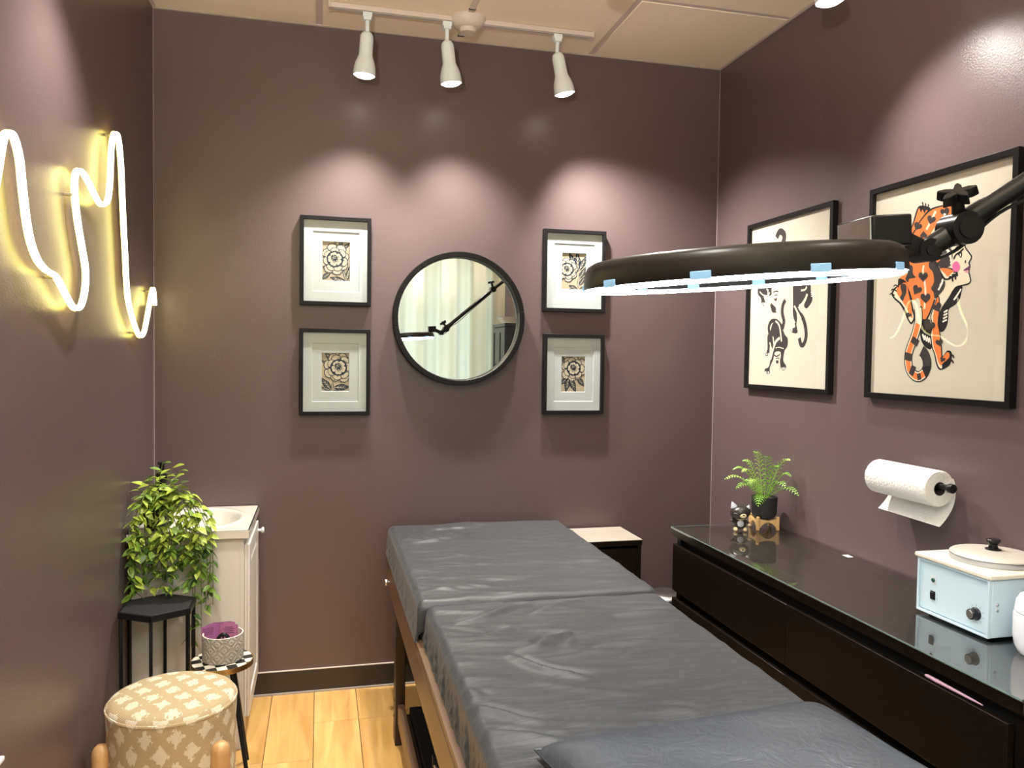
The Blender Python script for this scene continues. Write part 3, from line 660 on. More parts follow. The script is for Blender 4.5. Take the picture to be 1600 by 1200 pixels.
ART_TIGER=[('f',0,[388,478,430,485,435,468,448,452,458,440,455,431,449,422,453,412,452,404,450,394,455,379,456,366,447,360,413,356,407,355,388,343,352,302,339,297,334,324,350,349,352,375,378,412,382,463]),
('k',0,[403,356,426,355,425,338,418,316,403,301,378,288,377,264,373,240,361,223,348,220,341,231,337,257,341,278,352,299,375,324,388,343]),
('w',5.2,[414,336,422,347]),
('w',5.2,[409,331,418,341]),
('w',5.6,[405,326,414,336]),
('w',5.6,[400,321,410,330]),
('w',5.4,[395,316,406,324]),
('w',5.5,[358,280,373,286]),
('w',5.3,[357,271,373,276]),
('w',5.4,[356,261,372,267]),
('w',5.4,[354,251,371,257]),
('k',0,[262,259,309,244,324,225,313,209,313,170,298,168,279,180,265,202,262,232]),
('w',6.5,[273,215,282,196]),
('w',6.2,[282,211,292,192]),
('w',6.2,[292,207,301,188]),
('w',6.2,[301,203,311,184]),
('k',0,[206,557,216,580,230,617,245,627,281,617,288,604,257,577,243,562,218,534]),
('o',0,[211,556,222,579,236,614,241,619,250,604,255,613,265,599,270,608,279,602,255,582,248,575,220,541]),
('k',4.6,[254,618,257,625,254,637]),
('k',4.6,[266,616,269,623,266,631]),
('k',4.4,[277,614,281,620,278,625]),
('k',0,[211,527,225,554,248,582,283,607,321,612,358,609,386,597,393,567,385,553,366,538,353,527,333,516,298,515]),
('o',0,[218,526,230,552,253,579,288,602,323,607,358,605,381,595,384,571,378,559,360,546,345,536,325,523,283,516]),
('o',0,[200,458,213,506,218,529,290,517,329,521,329,472,314,455,310,429,314,392,319,358,317,320,302,286,287,261,270,263,260,307,251,332,221,326,202,366,164,394,166,406,195,414,205,430]),
('k',7.5,[160,400,168,388,203,360,221,326]),
('k',6.2,[320,322,302,283,287,260]),
('k',7.0,[263,304,269,263,287,260]),
('c',7.8,[269,434,266,415,275,379,280,344,278,295]),
('c',8.9,[312,598,295,573,275,546]),
('c',7.1,[344,572,324,555,297,530]),
('d',0,[295,447,320,433,336,405,348,387,360,372,355,351,335,334,320,325,314,344,303,358,314,378,308,408,291,426]),
('w',6.6,[333,350,349,373]),
('w',6.2,[339,363,352,380]),
('w',6.3,[346,376,354,388]),
('d',0,[201,441,220,436,223,411,237,399,207,396,203,385,189,398,200,416]),
('k',0,[159,402,192,390,208,357,222,320,236,278,238,263,222,248,204,266,190,289,168,316,141,335,126,354,139,372,155,380]),
('c',0,[165,375,194,353,210,318,229,281,231,267,221,255,208,271,197,294,173,321,147,338,135,354,147,369]),
('o',0,[155,375,193,386,205,352,217,318,227,276,224,268,212,282,201,299,181,323,167,338,150,359]),
('d',0,[171,383,193,379,196,353,186,336,181,326,167,338,176,351,169,369]),
('k',4.2,[118,351,127,355,143,347]),
('k',4.5,[125,365,134,369,151,361]),
('k',4.3,[136,378,145,382,161,374]),
('d',0,[328,472,363,483,383,465,385,439,376,420,347,417,329,427,325,440,339,446,328,460]),
('w',7.3,[360,473,372,464,379,452]),
('w',7.1,[365,466,376,455,379,443]),
('w',6.7,[370,458,379,446,379,434]),
('w',6.0,[375,451,382,436,379,425]),
('k',0,[309,452,328,460,342,443,331,434,337,420,371,416,401,405,407,389,386,382,367,378,349,385,331,415,315,435]),
('c',0,[315,449,326,435,341,408,356,388,367,383,383,388,399,395,394,402,371,411,337,416,329,430]),
('o',0,[319,450,328,456,337,444,328,437,323,439]),
('o',0,[338,417,371,413,397,401,385,399,377,392,367,390,355,401]),
('k',6.2,[392,400,403,399,407,386]),
('k',6.4,[385,391,397,391,401,377]),
('k',6.2,[374,386,386,385,390,372]),
('k',4.3,[431,485,434,469,448,452,457,440,455,431,449,422,453,412,450,403,450,394,455,379,457,367,448,360,426,357,407,355]),
('k',5.6,[390,440,399,452,414,459,427,467]),
('k',0,[403,455,417,461,422,448,417,440,411,447]),
('w',0,[413,451,417,453,418,446,416,444]),
('k',4.4,[388,461,398,472,408,477]),
('k',4.6,[436,431,435,423]),
('m',0,[429,402,445,410,452,413,451,403,445,401,437,399]),
('l',0,[432,400,445,400,450,395,445,393,439,395]),
('p',0,[416,414,415,408,412,403,407,401,401,400,395,402,390,406,387,412,386,418,387,424,391,428,396,431,402,431,407,429,412,424,415,418]),
('k',0,[304,271,321,310,330,335,340,322,343,282,339,251,347,219,356,171,360,145,377,162,396,155,395,132,386,116,361,104,345,105,333,124,325,150,312,177,306,214,312,241]),
('c',0,[308,271,324,308,331,328,336,280,335,219,348,150,360,111,349,109,339,124,330,150,317,177,311,214,317,241]),
('o',0,[316,246,318,286,331,328,337,317,339,282,334,251,343,219,352,171,357,141,377,158,386,153,386,142,375,132,363,124,354,117,344,126,334,150,321,177,315,214]),
('k',5.4,[376,160,389,159,392,152]),
('k',5.6,[388,148,400,147,404,140]),
('k',5.6,[387,132,399,131,403,124]),
('k',35.6,[251,298,254,273,253,249,240,211,223,175,214,144,219,108,238,86,262,79,285,90,297,114,293,137,281,155,271,162]),
('c',28.4,[251,298,254,273,253,249,240,211,223,175,214,144,219,108,238,86,262,79,285,90]),
('o',20.6,[253,249,240,211,223,175,214,144,219,108,238,86,262,79,285,90]),
('d',32.1,[247,202,236,183]),
('d',31.4,[217,155,212,130]),
('d',31.9,[225,103,245,94]),
('d',21.4,[257,77,273,81]),
('d',34.8,[297,114,293,137,281,155,271,162]),
('d',0,[240,567,244,568,252,567,257,560,252,554,240,553,230,552,227,550,228,553,225,562,222,571,227,577,237,576,241,570]),
('d',0,[297,578,299,581,308,581,314,574,311,567,301,564,291,561,289,559,289,562,283,571,278,580,281,588,291,588,296,582]),
('d',0,[348,593,348,597,354,601,364,597,367,589,362,580,358,574,358,571,355,574,345,580,334,587,331,596,337,600,346,597]),
('d',0,[333,548,337,549,344,546,346,540,340,536,329,537,319,538,316,538,318,540,318,547,319,555,325,559,334,556,335,550]),
('d',0,[265,526,264,524,258,521,251,525,250,532,257,538,262,542,263,544,265,542,271,536,279,529,279,522,273,520,266,523]),
('d',0,[268,404,270,408,278,411,287,405,287,396,278,389,271,383,269,380,267,384,259,391,249,400,249,409,258,413,266,408]),
('d',0,[246,363,250,365,260,365,265,358,260,350,247,348,235,345,232,344,232,347,229,356,226,367,232,374,243,373,247,366]),
('d',0,[281,336,283,339,291,343,300,338,301,328,292,320,284,314,282,311,280,314,271,322,261,331,261,341,271,344,279,339]),
('d',0,[328,303,327,306,333,312,343,310,348,302,344,292,341,284,341,280,338,283,327,287,314,293,309,301,316,307,325,305]),
('d',0,[305,248,310,251,321,250,327,241,319,232,303,229,289,227,285,225,286,229,283,240,281,253,289,262,302,260,307,252]),
('d',0,[344,191,344,194,349,198,357,195,359,189,354,182,350,176,349,174,347,176,340,180,331,185,330,192,335,196,342,194]),
('d',0,[362,138,364,139,369,140,372,136,369,131,362,129,356,127,354,126,354,128,353,133,351,139,354,143,360,143,362,140]),
('d',0,[213,282,215,283,219,284,223,281,222,276,215,274,210,272,209,270,208,272,205,277,202,282,204,286,210,287,213,284]),
('w',0,[343,582,349,585,355,580,349,578])]
ART_PANTHER=[('d',0,[101,438,110,496,142,555,192,598,257,602,277,564,247,507,220,461,209,431,210,403,181,397,218,363,256,341,250,326,219,329,202,358,179,394,149,404,164,371,152,358,133,369,128,394,104,412]),
('d',27.2,[238,641,260,663,290,649,293,625,268,592]),
('c',0,[219,424,262,425,266,405,250,380,224,394]),
('d',5.6,[223,412,244,416,262,411]),
('d',4.6,[232,397,245,400,256,397]),
('d',8.8,[233,385,245,378,251,388]),
('c',5.8,[117,424,141,408,179,401,197,414]),
('c',8.2,[170,432,182,423,187,390,207,364]),
('w',6.5,[141,374,144,362]),
('w',6.4,[152,374,155,361]),
('w',6.4,[161,373,165,360]),
('w',5.5,[247,346,262,341]),
('w',5.6,[248,339,262,335]),
('w',5.5,[248,333,263,329]),
('d',0,[366,417,368,471,391,519,428,549,479,547,498,514,492,459,485,417,487,392,463,386,428,355,409,341,394,335,400,295,397,268,406,236,365,239,356,253,389,260,378,284,367,308,370,343]),
('d',0,[469,390,494,386,497,358,465,331,445,342,456,368]),
('d',19.8,[386,346,410,317,437,297,457,262,464,220,450,190,431,189,419,215]),
('c',9.1,[379,346,403,318,427,291]),
('c',11.6,[464,388,444,357,412,342]),
('c',7.0,[359,417,362,343,371,300,387,276]),
('c',7.9,[422,405,448,406,460,417]),
('w',3.9,[489,392,514,388]),
('w',4.1,[489,384,514,381]),
('w',3.9,[490,377,515,373]),
('d',6.1,[437,573,439,587]),
('d',6.1,[450,571,452,586]),
('d',6.0,[462,569,465,584]),
('w',3.5,[358,255,371,256]),
('w',3.7,[358,249,371,251]),
('w',3.7,[358,243,371,245]),
('d',20.2,[298,255,308,287,295,319,297,351,314,374]),
('d',0,[229,282,265,277,298,255,318,231,339,214,338,183,318,163,311,123,333,102,324,83,296,89,287,127,290,159,249,159,236,127,212,94,211,67,175,69,175,87,204,96,217,135,224,164,208,184,203,146,170,146,190,170,187,225,203,242,214,258]),
('d',17.8,[204,237,196,266,217,290,254,289,287,269,303,251]),
('c',8.6,[246,290,276,268,295,203]),
('c',11.5,[282,218,254,204,234,172,215,127]),
('c',6.8,[230,225,239,192]),
('c',7.2,[207,200,223,168]),
('c',0,[244,143,270,159,292,147,287,127,273,107,255,107,245,125]),
('d',5.9,[241,147,260,141,286,149]),
('d',4.3,[254,131,271,134,284,130]),
('d',0,[256,121,272,125,278,117,265,109]),
('c',3.5,[252,176,277,179,312,173]),
('w',6.3,[180,77,178,66]),
('w',5.6,[175,155,173,145]),
('w',6.3,[192,77,190,66]),
('w',5.6,[187,155,185,145]),
('w',6.3,[204,77,202,67]),
('w',5.6,[199,155,197,145]),
('w',5.8,[302,95,305,84]),
('w',5.8,[313,96,316,84]),
('w',5.8,[324,96,327,84])]

wall_poster(-0.325, -0.930, 1.358, 2.084, 'black framed poster of three black panthers, nearer the corner', ART_PANTHER, -0.30, 1.36)
wall_poster(-1.130, -1.730, 1.360, 2.080, 'black framed poster of orange leopard and woman in profile', ART_TIGER, -1.11, 1.36)

# ------------------------------------------------------------------ round mirror
def round_mirror():
    c = Vector((1.274, 0, 1.650)); R = 0.297
    t = thing('round_mirror', 'round wall mirror in black segmented wooden frame between the prints', 'mirror', (c.x, 0, c.z-R))
    n = 12
    for i in range(n):
        a0 = 2*PI*i/n + 0.13; a1 = a0 + 2*PI/n - 0.004
        MB().lathe([(R-0.024, 0.002), (R, 0.002), (R+0.0005, 0.050), (R-0.0015, 0.053), (R-0.020, 0.053), (R-0.0225, 0.050), (R-0.024, 0.002)], c, (0,-1,0), 8, arc=(a0, a1)).build('frame_segment', 'black_wood_frame', t, smooth=True)
    MB().lathe([(0, 0.012), (R-0.025, 0.012), (R-0.025, 0.016), (0, 0.016)], c, (0,-1,0), 72).build('mirror_glass', 'mirror_silver', t)
    MB().lathe([(0, 0.001), (R-0.012, 0.001), (R-0.012, 0.008), (0, 0.008)], c, (0,-1,0), 48).build('back_board', 'inner_black', t)
round_mirror()

# ------------------------------------------------------------------ neon line sign on the left wall
def neon():
    t = thing('neon_sign', 'glowing pale yellow neon line drawing on the left wall', 'neon sign', (0, -1.1, 1.54))
    NEON = [(-2.26,1.66),(-2.20,1.80),(-2.13,2.06),(-2.07,2.15),(-2.01,2.10),(-1.975,1.95),(-1.93,1.78),(-1.87,1.68),(-1.79,1.68),(-1.72,1.765),(-1.672,1.87),(-1.648,1.927),(-1.618,1.948),(-1.589,1.945),(-1.558,1.908),(-1.541,1.847),(-1.517,1.775),(-1.491,1.731),(-1.449,1.697),(-1.392,1.68),(-1.322,1.672),(-1.262,1.642),(-1.193,1.607),(-1.15,1.599),(-1.106,1.612),(-1.069,1.657),(-1.062,1.712),(-1.091,1.767),(-1.133,1.837),(-1.159,1.908),(-1.152,1.961),(-1.111,1.982),(-1.056,1.975),(-0.982,1.948),(-0.914,1.927),(-0.869,1.932),(-0.817,1.958),(-0.792,2.02),(-0.775,2.123),(-0.75,2.173),(-0.72,2.188),(-0.685,2.18),(-0.652,2.104),(-0.629,1.961),(-0.599,1.809),(-0.571,1.681),(-0.509,1.611),(-0.428,1.557),(-0.369,1.54),(-0.303,1.564),(-0.231,1.649),(-0.17,1.722),(-0.138,1.73),(-0.114,1.671)
    ]
    pts = smooth_path([(0.030, y, z) for y, z in NEON], 3)
    MB().tube(pts, 0.0050, 10).build('glowing_tube', 'neon_front', t, smooth=True)
    back = [Vector((p.x-0.0080, p.y, p.z)) for p in pts]
    MB().tube(back, 0.0058, 8).build('tube_sleeve', 'neon_sleeve', t, smooth=True)
    for y, z in ((-1.162, 1.905), (-1.322, 1.669), (-0.75, 2.173), (-0.42, 1.553), (-0.17, 1.722), (-1.61, 1.945), (-1.93, 1.78), (-2.07, 2.15)):
        m = MB().box(0.0004, 0.022, y-0.004, y+0.004, z-0.004, z+0.004); m.build('wall_clip', 'clear_clip', t, bevel=0.002)
    m = MB().tube(smooth_path([(0.02, -0.114, 1.671), (0.016, -0.10, 1.664), (0.010, -0.10, 1.655), (0.006, -0.10, 1.62)], 4), 0.0018, 6); m.build('lead_wire', 'clear_clip', t, smooth=True)
neon()

# ------------------------------------------------------------------ vanity with basin
def vanity():
    t = thing('vanity_cabinet', 'white vanity cabinet with cream basin top in the far left corner', 'cabinet', (0.2, -0.23, 0))
    x1, y0, y1, zt = 0.398, -0.468, -0.012, 0.800
    m = MB().box(0.012, x1-0.018, y0, y0+0.018, 0.0, zt); m.build('side_panel', 'vanity_white', t, bevel=0.001)
    m = MB().box(0.012, x1-0.018, y1-0.018, y1, 0.0, zt); m.build('side_panel', 'vanity_white', t, bevel=0.001)
    box('bottom_panel', 'vanity_white', t, (0.012, x1-0.02, y0+0.018, y1-0.018, 0.09, 0.108))
    box('back_panel', 'vanity_white', t, (0.012, 0.018, y0+0.018, y1-0.018, 0.108, zt))
    # face frame on the right side of the cabinet, with shaped feet
    for a, b in ((y0, y0+0.032), (y1-0.032, y1)):
        box('face_stile', 'vanity_white', t, (x1-0.018, x1, a, b, 0.0, zt), bevel=0.0015)
    box('face_rail', 'vanity_white', t, (x1-0.018, x1, y0+0.032, y1-0.032, 0.765, zt), bevel=0.001)
    P0 = lambda a, b: Vector((x1-0.018, a, b)); P1 = lambda a, b: Vector((x1, a, b)); a, b = y0+0.032, y1-0.032
    arch = [(a, 0.112), (b, 0.112)] + [(b, 0.03)] + [(b - 0.055*math.sin(k*PI/12), 0.03+0.052*(1-math.cos(k*PI/12))) for k in range(1, 7)] + [(a + 0.055*math.sin(k*PI/12), 0.03+0.052*(1-math.cos(k*PI/12))) for k in range(6, 0, -1)] + [(a, 0.03)]
    MB().prism(arch, P0, P1).build('face_apron', 'vanity_white', t)
    # door
    da, db, dz0, dz1 = y0+0.012, y1-0.010, 0.118, 0.772; X = x1
    d = box('door', 'vanity_white', t, (X+0.0008, X+0.010, da, db, dz0, dz1), bevel=0.001)
    Pd = lambda u, w, dd: Vector((X+dd, da+u, dz0+w))
    framebar(MB(), Pd, 0, db-da, 0, dz1-dz0, 0.055, 0.010, 0.0195).build('door_moulding', 'vanity_white', d, bevel=0.003)
    m = MB(); w, h = db-da, dz1-dz0
    o = [(0.062, 0.062), (w-0.062, 0.062), (w-0.062, h-0.062), (0.062, h-0.062)]; i = [(0.085, 0.085), (w-0.085, 0.085), (w-0.085, h-0.085), (0.085, h-0.085)]
    m.add([Pd(*p, 0.010) for p in o] + [Pd(*p, 0.0175) for p in i], [(0,1,5,4),(1,2,6,5),(2,3,7,6),(3,0,4,7),(4,5,6,7)]); m.build('raised_panel', 'vanity_white', d)
    MB().lathe([(0, 0), (0.006, 0), (0.005, 0.006), (0.006, 0.012), (0.0125, 0.017), (0.0135, 0.021), (0.010, 0.025), (0, 0.026)], (X+0.0195, -0.060, 0.737), (1,0,0), 20).build('door_knob', 'white_enamel', d, smooth=True)
    # moulded top with sunk oval basin
    X0, X1, Y0, Y1, Z = 0.002, 0.418, -0.492, -0.002, 0.832
    cx, cy, ra, rb = 0.215, -0.25, 0.150, 0.190
    def F(u, v):
        x = X0+u*(X1-X0); y = Y0+v*(Y1-Y0)
        q = math.hypot((x-cx)/ra, (y-cy)/rb)
        z = Z
        if q < 1: z = Z - 0.105*(1-q**2.6)
        z += 0.004*math.exp(-((q-1.06)/0.07)**2) if q > 0.9 else 0
        return (x, y, z)
    MB().grid(F, 56, 64).build('basin_top', 'countertop_white', t, smooth=True, fix=False, sharp=60)
    m = MB()
    for b in ((X0, X1, Y0, Y0+0.004, 0.803, Z), (X0, X1, Y1-0.004, Y1, 0.803, Z), (X0, X0+0.004, Y0+0.004, Y1-0.004, 0.803, Z), (X1-0.004, X1, Y0+0.004, Y1-0.004, 0.803, Z)): m.box(*b)
    m.box(X0+0.004, cx-ra-0.01, Y0+0.004, Y1-0.004, 0.8005, 0.806); m.box(cx+ra+0.01, X1-0.004, Y0+0.004, Y1-0.004, 0.8005, 0.806)
    m.build('top_edge', 'countertop_white', t)
    MB().lathe([(0, 0.004), (0.022, 0.004), (0.025, 0.0), (0, 0)], (cx, cy, Z-0.104), n=20).build('drain', 'chrome', t, smooth=True)
vanity()
def faucet():
    t = thing('basin_faucet', 'matte black faucet rising behind the trailing plant', 'faucet', (0.075, -0.25, 0.832))
    MB().lathe([(0, 0), (0.030, 0), (0.030, 0.006), (0.022, 0.010), (0.019, 0.02), (0.0185, 0.15), (0.021, 0.155), (0.021, 0.175), (0.016, 0.185), (0, 0.186)], (0.075, -0.25, 0.8325), n=24).build('body', 'black_metal', t, smooth=True)
    MB().tube(smooth_path([(0.085, -0.25, 0.905), (0.12, -0.25, 0.922), (0.165, -0.25, 0.916), (0.185, -0.25, 0.896)], 5), 0.0125, 12).build('spout', 'black_metal', t, smooth=True)
    hd = MB().cyl((0.075, -0.25, 1.018), (0.075, -0.25, 1.050), 0.011, 0.009, 14); h = hd.build('handle', 'black_metal', t, smooth=True)
    m = MB().obox((0.080, -0.266, 1.057), (0.012, 0, 0), (0, 0.028, -0.002), (0, 0.0004, 0.0055)); m.build('lever', 'black_metal', h, bevel=0.003)
faucet()
# ------------------------------------------------------------------ plants
def leaf_mesh(name, L, Wd, mat, fold=0.25, droop=0.3, rows=5):
    """pointed leaf along +x, folded on the midrib"""
    vs = []; fs = []
    prof = [(0, .02), (.16, .62), (.38, 1.0), (.62, .86), (.84, .42), (1.0, .0)]
    for s, w in prof:
        x = s*L; z = -droop*L*s*s; hw = w*Wd/2
        vs += [(x, hw, z + fold*hw), (x, 0, z), (x, -hw, z + fold*hw)]
    for i in range(len(prof)-1):
        a = 3*i; b = a+3; fs += [(a, a+1, b+1, b), (a+1, a+2, b+2, b+1)]
    me = bpy.data.meshes.new(name); me.from_pydata(vs, [], fs); me.materials.append(MATS[mat]); me.shade_smooth()
    return me
def trailing_plant():
    base = Vector((0.085, -0.415, 0.8325))
    t = thing('trailing_plant', 'trailing leafy plant in a black pot hanging over the vanity corner', 'plant', base)
    MB().lathe([(0, 0.0), (0.036, 0.0), (0.038, 0.004), (0.047, 0.085), (0.049, 0.092), (0.045, 0.092), (0.044, 0.082), (0, 0.080)], base, n=28).build('pot', 'matte_black', t, smooth=True)
    MB().lathe([(0, 0.084), (0.0435, 0.0825)], base, n=20).build('soil', 'soil', t)
    L = {}
    for k, mt in enumerate(('leaf_light', 'leaf_mid', 'leaf_dark')):
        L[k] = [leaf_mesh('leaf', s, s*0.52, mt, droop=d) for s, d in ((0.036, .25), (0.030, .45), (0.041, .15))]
    rnd = random.Random(21); top = base + Vector((0, 0, 0.09)); count = [0]; masses = [MB(), MB(), MB()]
    def put(parent, p, d, k):
        count[0] += 1
        if count[0] % 2 == 0 or count[0] > 590:      # every second leaf joins the uncounted foliage
            me = rnd.choice(L[k]); q = Vector(d).normalized().to_track_quat('X', 'Z').to_matrix() @ Matrix.Rotation(rnd.uniform(-.7, .7), 3, 'X'); s = rnd.uniform(.95, 1.3)
            masses[k].add([p + q @ (Vector(v.co)*s) for v in me.vertices], [tuple(f.vertices) for f in me.polygons]); return
        o = bpy.data.objects.new('leaf', rnd.choice(L[k])); COL.objects.link(o); o.parent = parent
        o.location = p - worldpos(parent)
        q = Vector(d).normalized().to_track_quat('X', 'Z').to_euler(); o.rotation_euler = (q.x + rnd.uniform(-.7, .7), q.y, q.z)
        s = rnd.uniform(.95, 1.3); o.scale = (s, s, s)
    # (sideways reach at the rim, final x, final y, final z, number of leaves)
    specs = []
    for i in range(17):
        u = (i+0.5)/17; xe = 0.018 + 0.29*u + rnd.uniform(-.012, .012)
        ze = 0.60 + 0.10*math.sin(i*2.3) + rnd.uniform(-.05, .05)
        if 0.06 < xe < 0.21: ze = max(ze, 0.655 + rnd.uniform(0, .1))
        specs.append((xe, -0.505 - rnd.uniform(0.0, 0.055), ze, 21))
    specs += [(0.262, -0.545, 0.475, 24), (0.285, -0.52, 0.56, 22), (0.235, -0.53, 0.43, 22), (0.03, -0.54, 0.63, 18), (0.022, -0.52, 0.69, 14)]
    for (xe, ye, ze, n) in specs:
        a = Vector((xe, ye, 0)) - Vector((base.x, base.y, 0))
        d = a.normalized(); st = top + d*0.025 + Vector((0, 0, rnd.uniform(-.005, .01)))
        hz = rnd.uniform(0.02, 0.075)
        rim = Vector((base.x + (xe-base.x)*0.55, base.y + (ye-base.y)*0.55, top.z + hz))
        over = Vector((xe*0.95+base.x*0.05, min(ye+0.01, -0.512), 0.86)); p4 = Vector((xe + rnd.uniform(-.01, .01), ye, (0.86+ze)/2)); p5 = Vector((xe + rnd.uniform(-.018, .018), ye, ze))
        path = smooth_path([st, rim, over, p4, p5], 8)
        path = [Vector((max(p.x, 0.012), p.y, p.z)) for p in path]
        v = MB().tube(path, 0.0013, 5).build('vine', 'vine_stem', t, smooth=True)
        k = len(path)
        for j in range(n):
            s = ((j+0.8)/n)**1.15; q = path[min(int(s*(k-1)), k-1)]; s_ = 1 if j % 2 else -1
            tang = (path[min(int(s*(k-1))+1, k-1)] - path[max(int(s*(k-1))-1, 0)]).normalized()
            ang = rnd.uniform(-.6, .6)
            dr = Vector((s_*math.cos(ang)*0.9, -abs(math.sin(ang))-0.25, rnd.uniform(-.55, .25))) + tang*0.35
            hgt = q.z
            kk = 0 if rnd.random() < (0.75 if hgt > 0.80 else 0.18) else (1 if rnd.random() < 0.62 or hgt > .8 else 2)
            if q.x + dr.x*0.03 < 0.008: dr.x = abs(dr.x)*0.3
            put(v, q, dr, kk)
    # short upright sprays
    for i, (dx, dy, dz) in enumerate(((.07, .02, .10), (.03, -.03, .155), (-.02, -.02, .10), (-.045, .01, .085), (.10, -.05, .085), (0.055, 0.04, .13), (-.01, .05, .11), (.085, .03, .12), (-.055, -.05, .07))):
        e = top + Vector((dx, dy, dz*1.05)); path = smooth_path([top + Vector((dx*.15, dy*.15, 0)), top + Vector((dx*.5, dy*.5, dz*.55)), e], 6)
        v = MB().tube(path, 0.0013, 5).build('vine', 'vine_stem', t, smooth=True); k = len(path)
        for j in range(6):
            q = path[min(int((j+1.5)/7.5*(k-1))+1, k-1)]; an = j*2.4
            dr = Vector((math.cos(an), math.sin(an), 0.45)); 
            if q.x + dr.x*0.03 < 0.008: dr.x = abs(dr.x)*0.3
            put(v, q, dr, 0 if rnd.random() < .72 else 1)
    for i in range(230):       # leaves too crowded to count, in the thick of the plant
        f = rnd.random(); x = 0.016 + 0.275*rnd.random(); z = 0.94 - 0.30*f**0.9 - 0.55*(abs(x-0.14)-0.06 if abs(x-0.14) > .06 else 0)*(1-f)
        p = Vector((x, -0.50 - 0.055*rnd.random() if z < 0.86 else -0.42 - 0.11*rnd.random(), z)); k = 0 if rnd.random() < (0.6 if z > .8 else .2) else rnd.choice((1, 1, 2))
        me = rnd.choice(L[k]); d = Vector((rnd.uniform(-1, 1), rnd.uniform(-.9, .1), rnd.uniform(-.7, .4)))
        if x < 0.05: d.x = abs(d.x)*0.6
        q = d.normalized().to_track_quat('X', 'Z').to_matrix() @ Matrix.Rotation(rnd.uniform(-.9, .9), 3, 'X')
        masses[k].add([p + q @ Vector(v.co) for v in me.vertices], [tuple(f_.vertices) for f_ in me.polygons])
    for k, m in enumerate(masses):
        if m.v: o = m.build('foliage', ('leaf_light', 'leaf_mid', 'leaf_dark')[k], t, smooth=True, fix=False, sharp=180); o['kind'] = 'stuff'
trailing_plant()

# ------------------------------------------------------------------ hexagonal plant stand
def hex_stand():
    c = Vector((0.1295, -0.612, 0)); R = 0.127; zt = 0.6115
    t = thing('hexagon_stand', 'black metal hexagonal plant stand in front of the vanity', 'plant stand', (c.x, c.y, 0))
    def hx(r, z, k): a = PI/6 + k*PI/3; return Vector((c.x + r*math.cos(a), c.y + r*math.sin(a), z))
    poly = [tuple(hx(R-0.004, 0, k)[:2]) for k in range(6)]
    # rotate so that a corner points at the room
    MB().prism(poly, lambda a, b: Vector((a, b, zt-0.004)), lambda a, b: Vector((a, b, zt))).build('top', 'matte_black', t, bevel=0.001)
    for z, nm in ((zt-0.011, 'top_frame'), (0.012, 'foot_frame')):
        m = MB()
        for k in range(6):
            a, b = hx(R, z, k), hx(R, z, k+1); d = (b-a).normalized(); n = d.cross(Vector((0,0,1)))
            m.obox((a+b)/2, (b-a)/2, n*0.0045, Vector((0,0,0.010 if z > .3 else 0.005)))
        m.build(nm, 'black_metal', t)
    for k in range(6):
        p = hx(R-0.0055, 0, k); a = PI/6 + k*PI/3; d = Vector((math.cos(a), math.sin(a), 0)); n = d.cross(Vector((0,0,1)))
        MB().obox((p.x, p.y, (zt-0.02)/2), d*0.005, n*0.005, Vector((0,0,(zt-0.022)/2))).build('leg', 'black_metal', t)
hex_stand()

# ------------------------------------------------------------------ woven ottoman stool
def ottoman():
    c = Vector((0.240, -0.985, 0)); R = 0.182
    t = thing('woven_ottoman', 'round tan and cream woven ottoman stool with stub wooden legs', 'stool', c)
    pr = [(0, 0.100), (0.150, 0.100), (0.172, 0.104), (0.179, 0.120), (0.181, 0.20), (0.1815, 0.36), (0.1845, 0.415), (0.1835, 0.432), (0.177, 0.444), (0.160, 0.4525), (0.10, 0.4585), (0.0, 0.460)]
    MB().lathe(pr, c, n=72).build('cushion', 'woven_fabric', t, smooth=True, sharp=80)
    MB().lathe([(0.1815, 0.4215), (0.1855, 0.424), (0.187, 0.4285), (0.1855, 0.433), (0.1815, 0.4345)], c, n=72).build('edge_welt', 'woven_fabric', t, smooth=True)
    for a in (-39, 81, 201):
        a = math.radians(a); d = Vector((math.cos(a), math.sin(a), 0)); p = c + d*(R+0.012)
        pr = [(0, 0.0), (0.022, 0.0), (0.0235, 0.003), (0.0275, 0.18), (0.0275, 0.31), (0.0262, 0.322), (0.022, 0.333), (0.014, 0.341), (0, 0.344)]
        MB().lathe(pr, p, n=24).build('leg', 'natural_leg_wood', t, smooth=True)
ottoman()

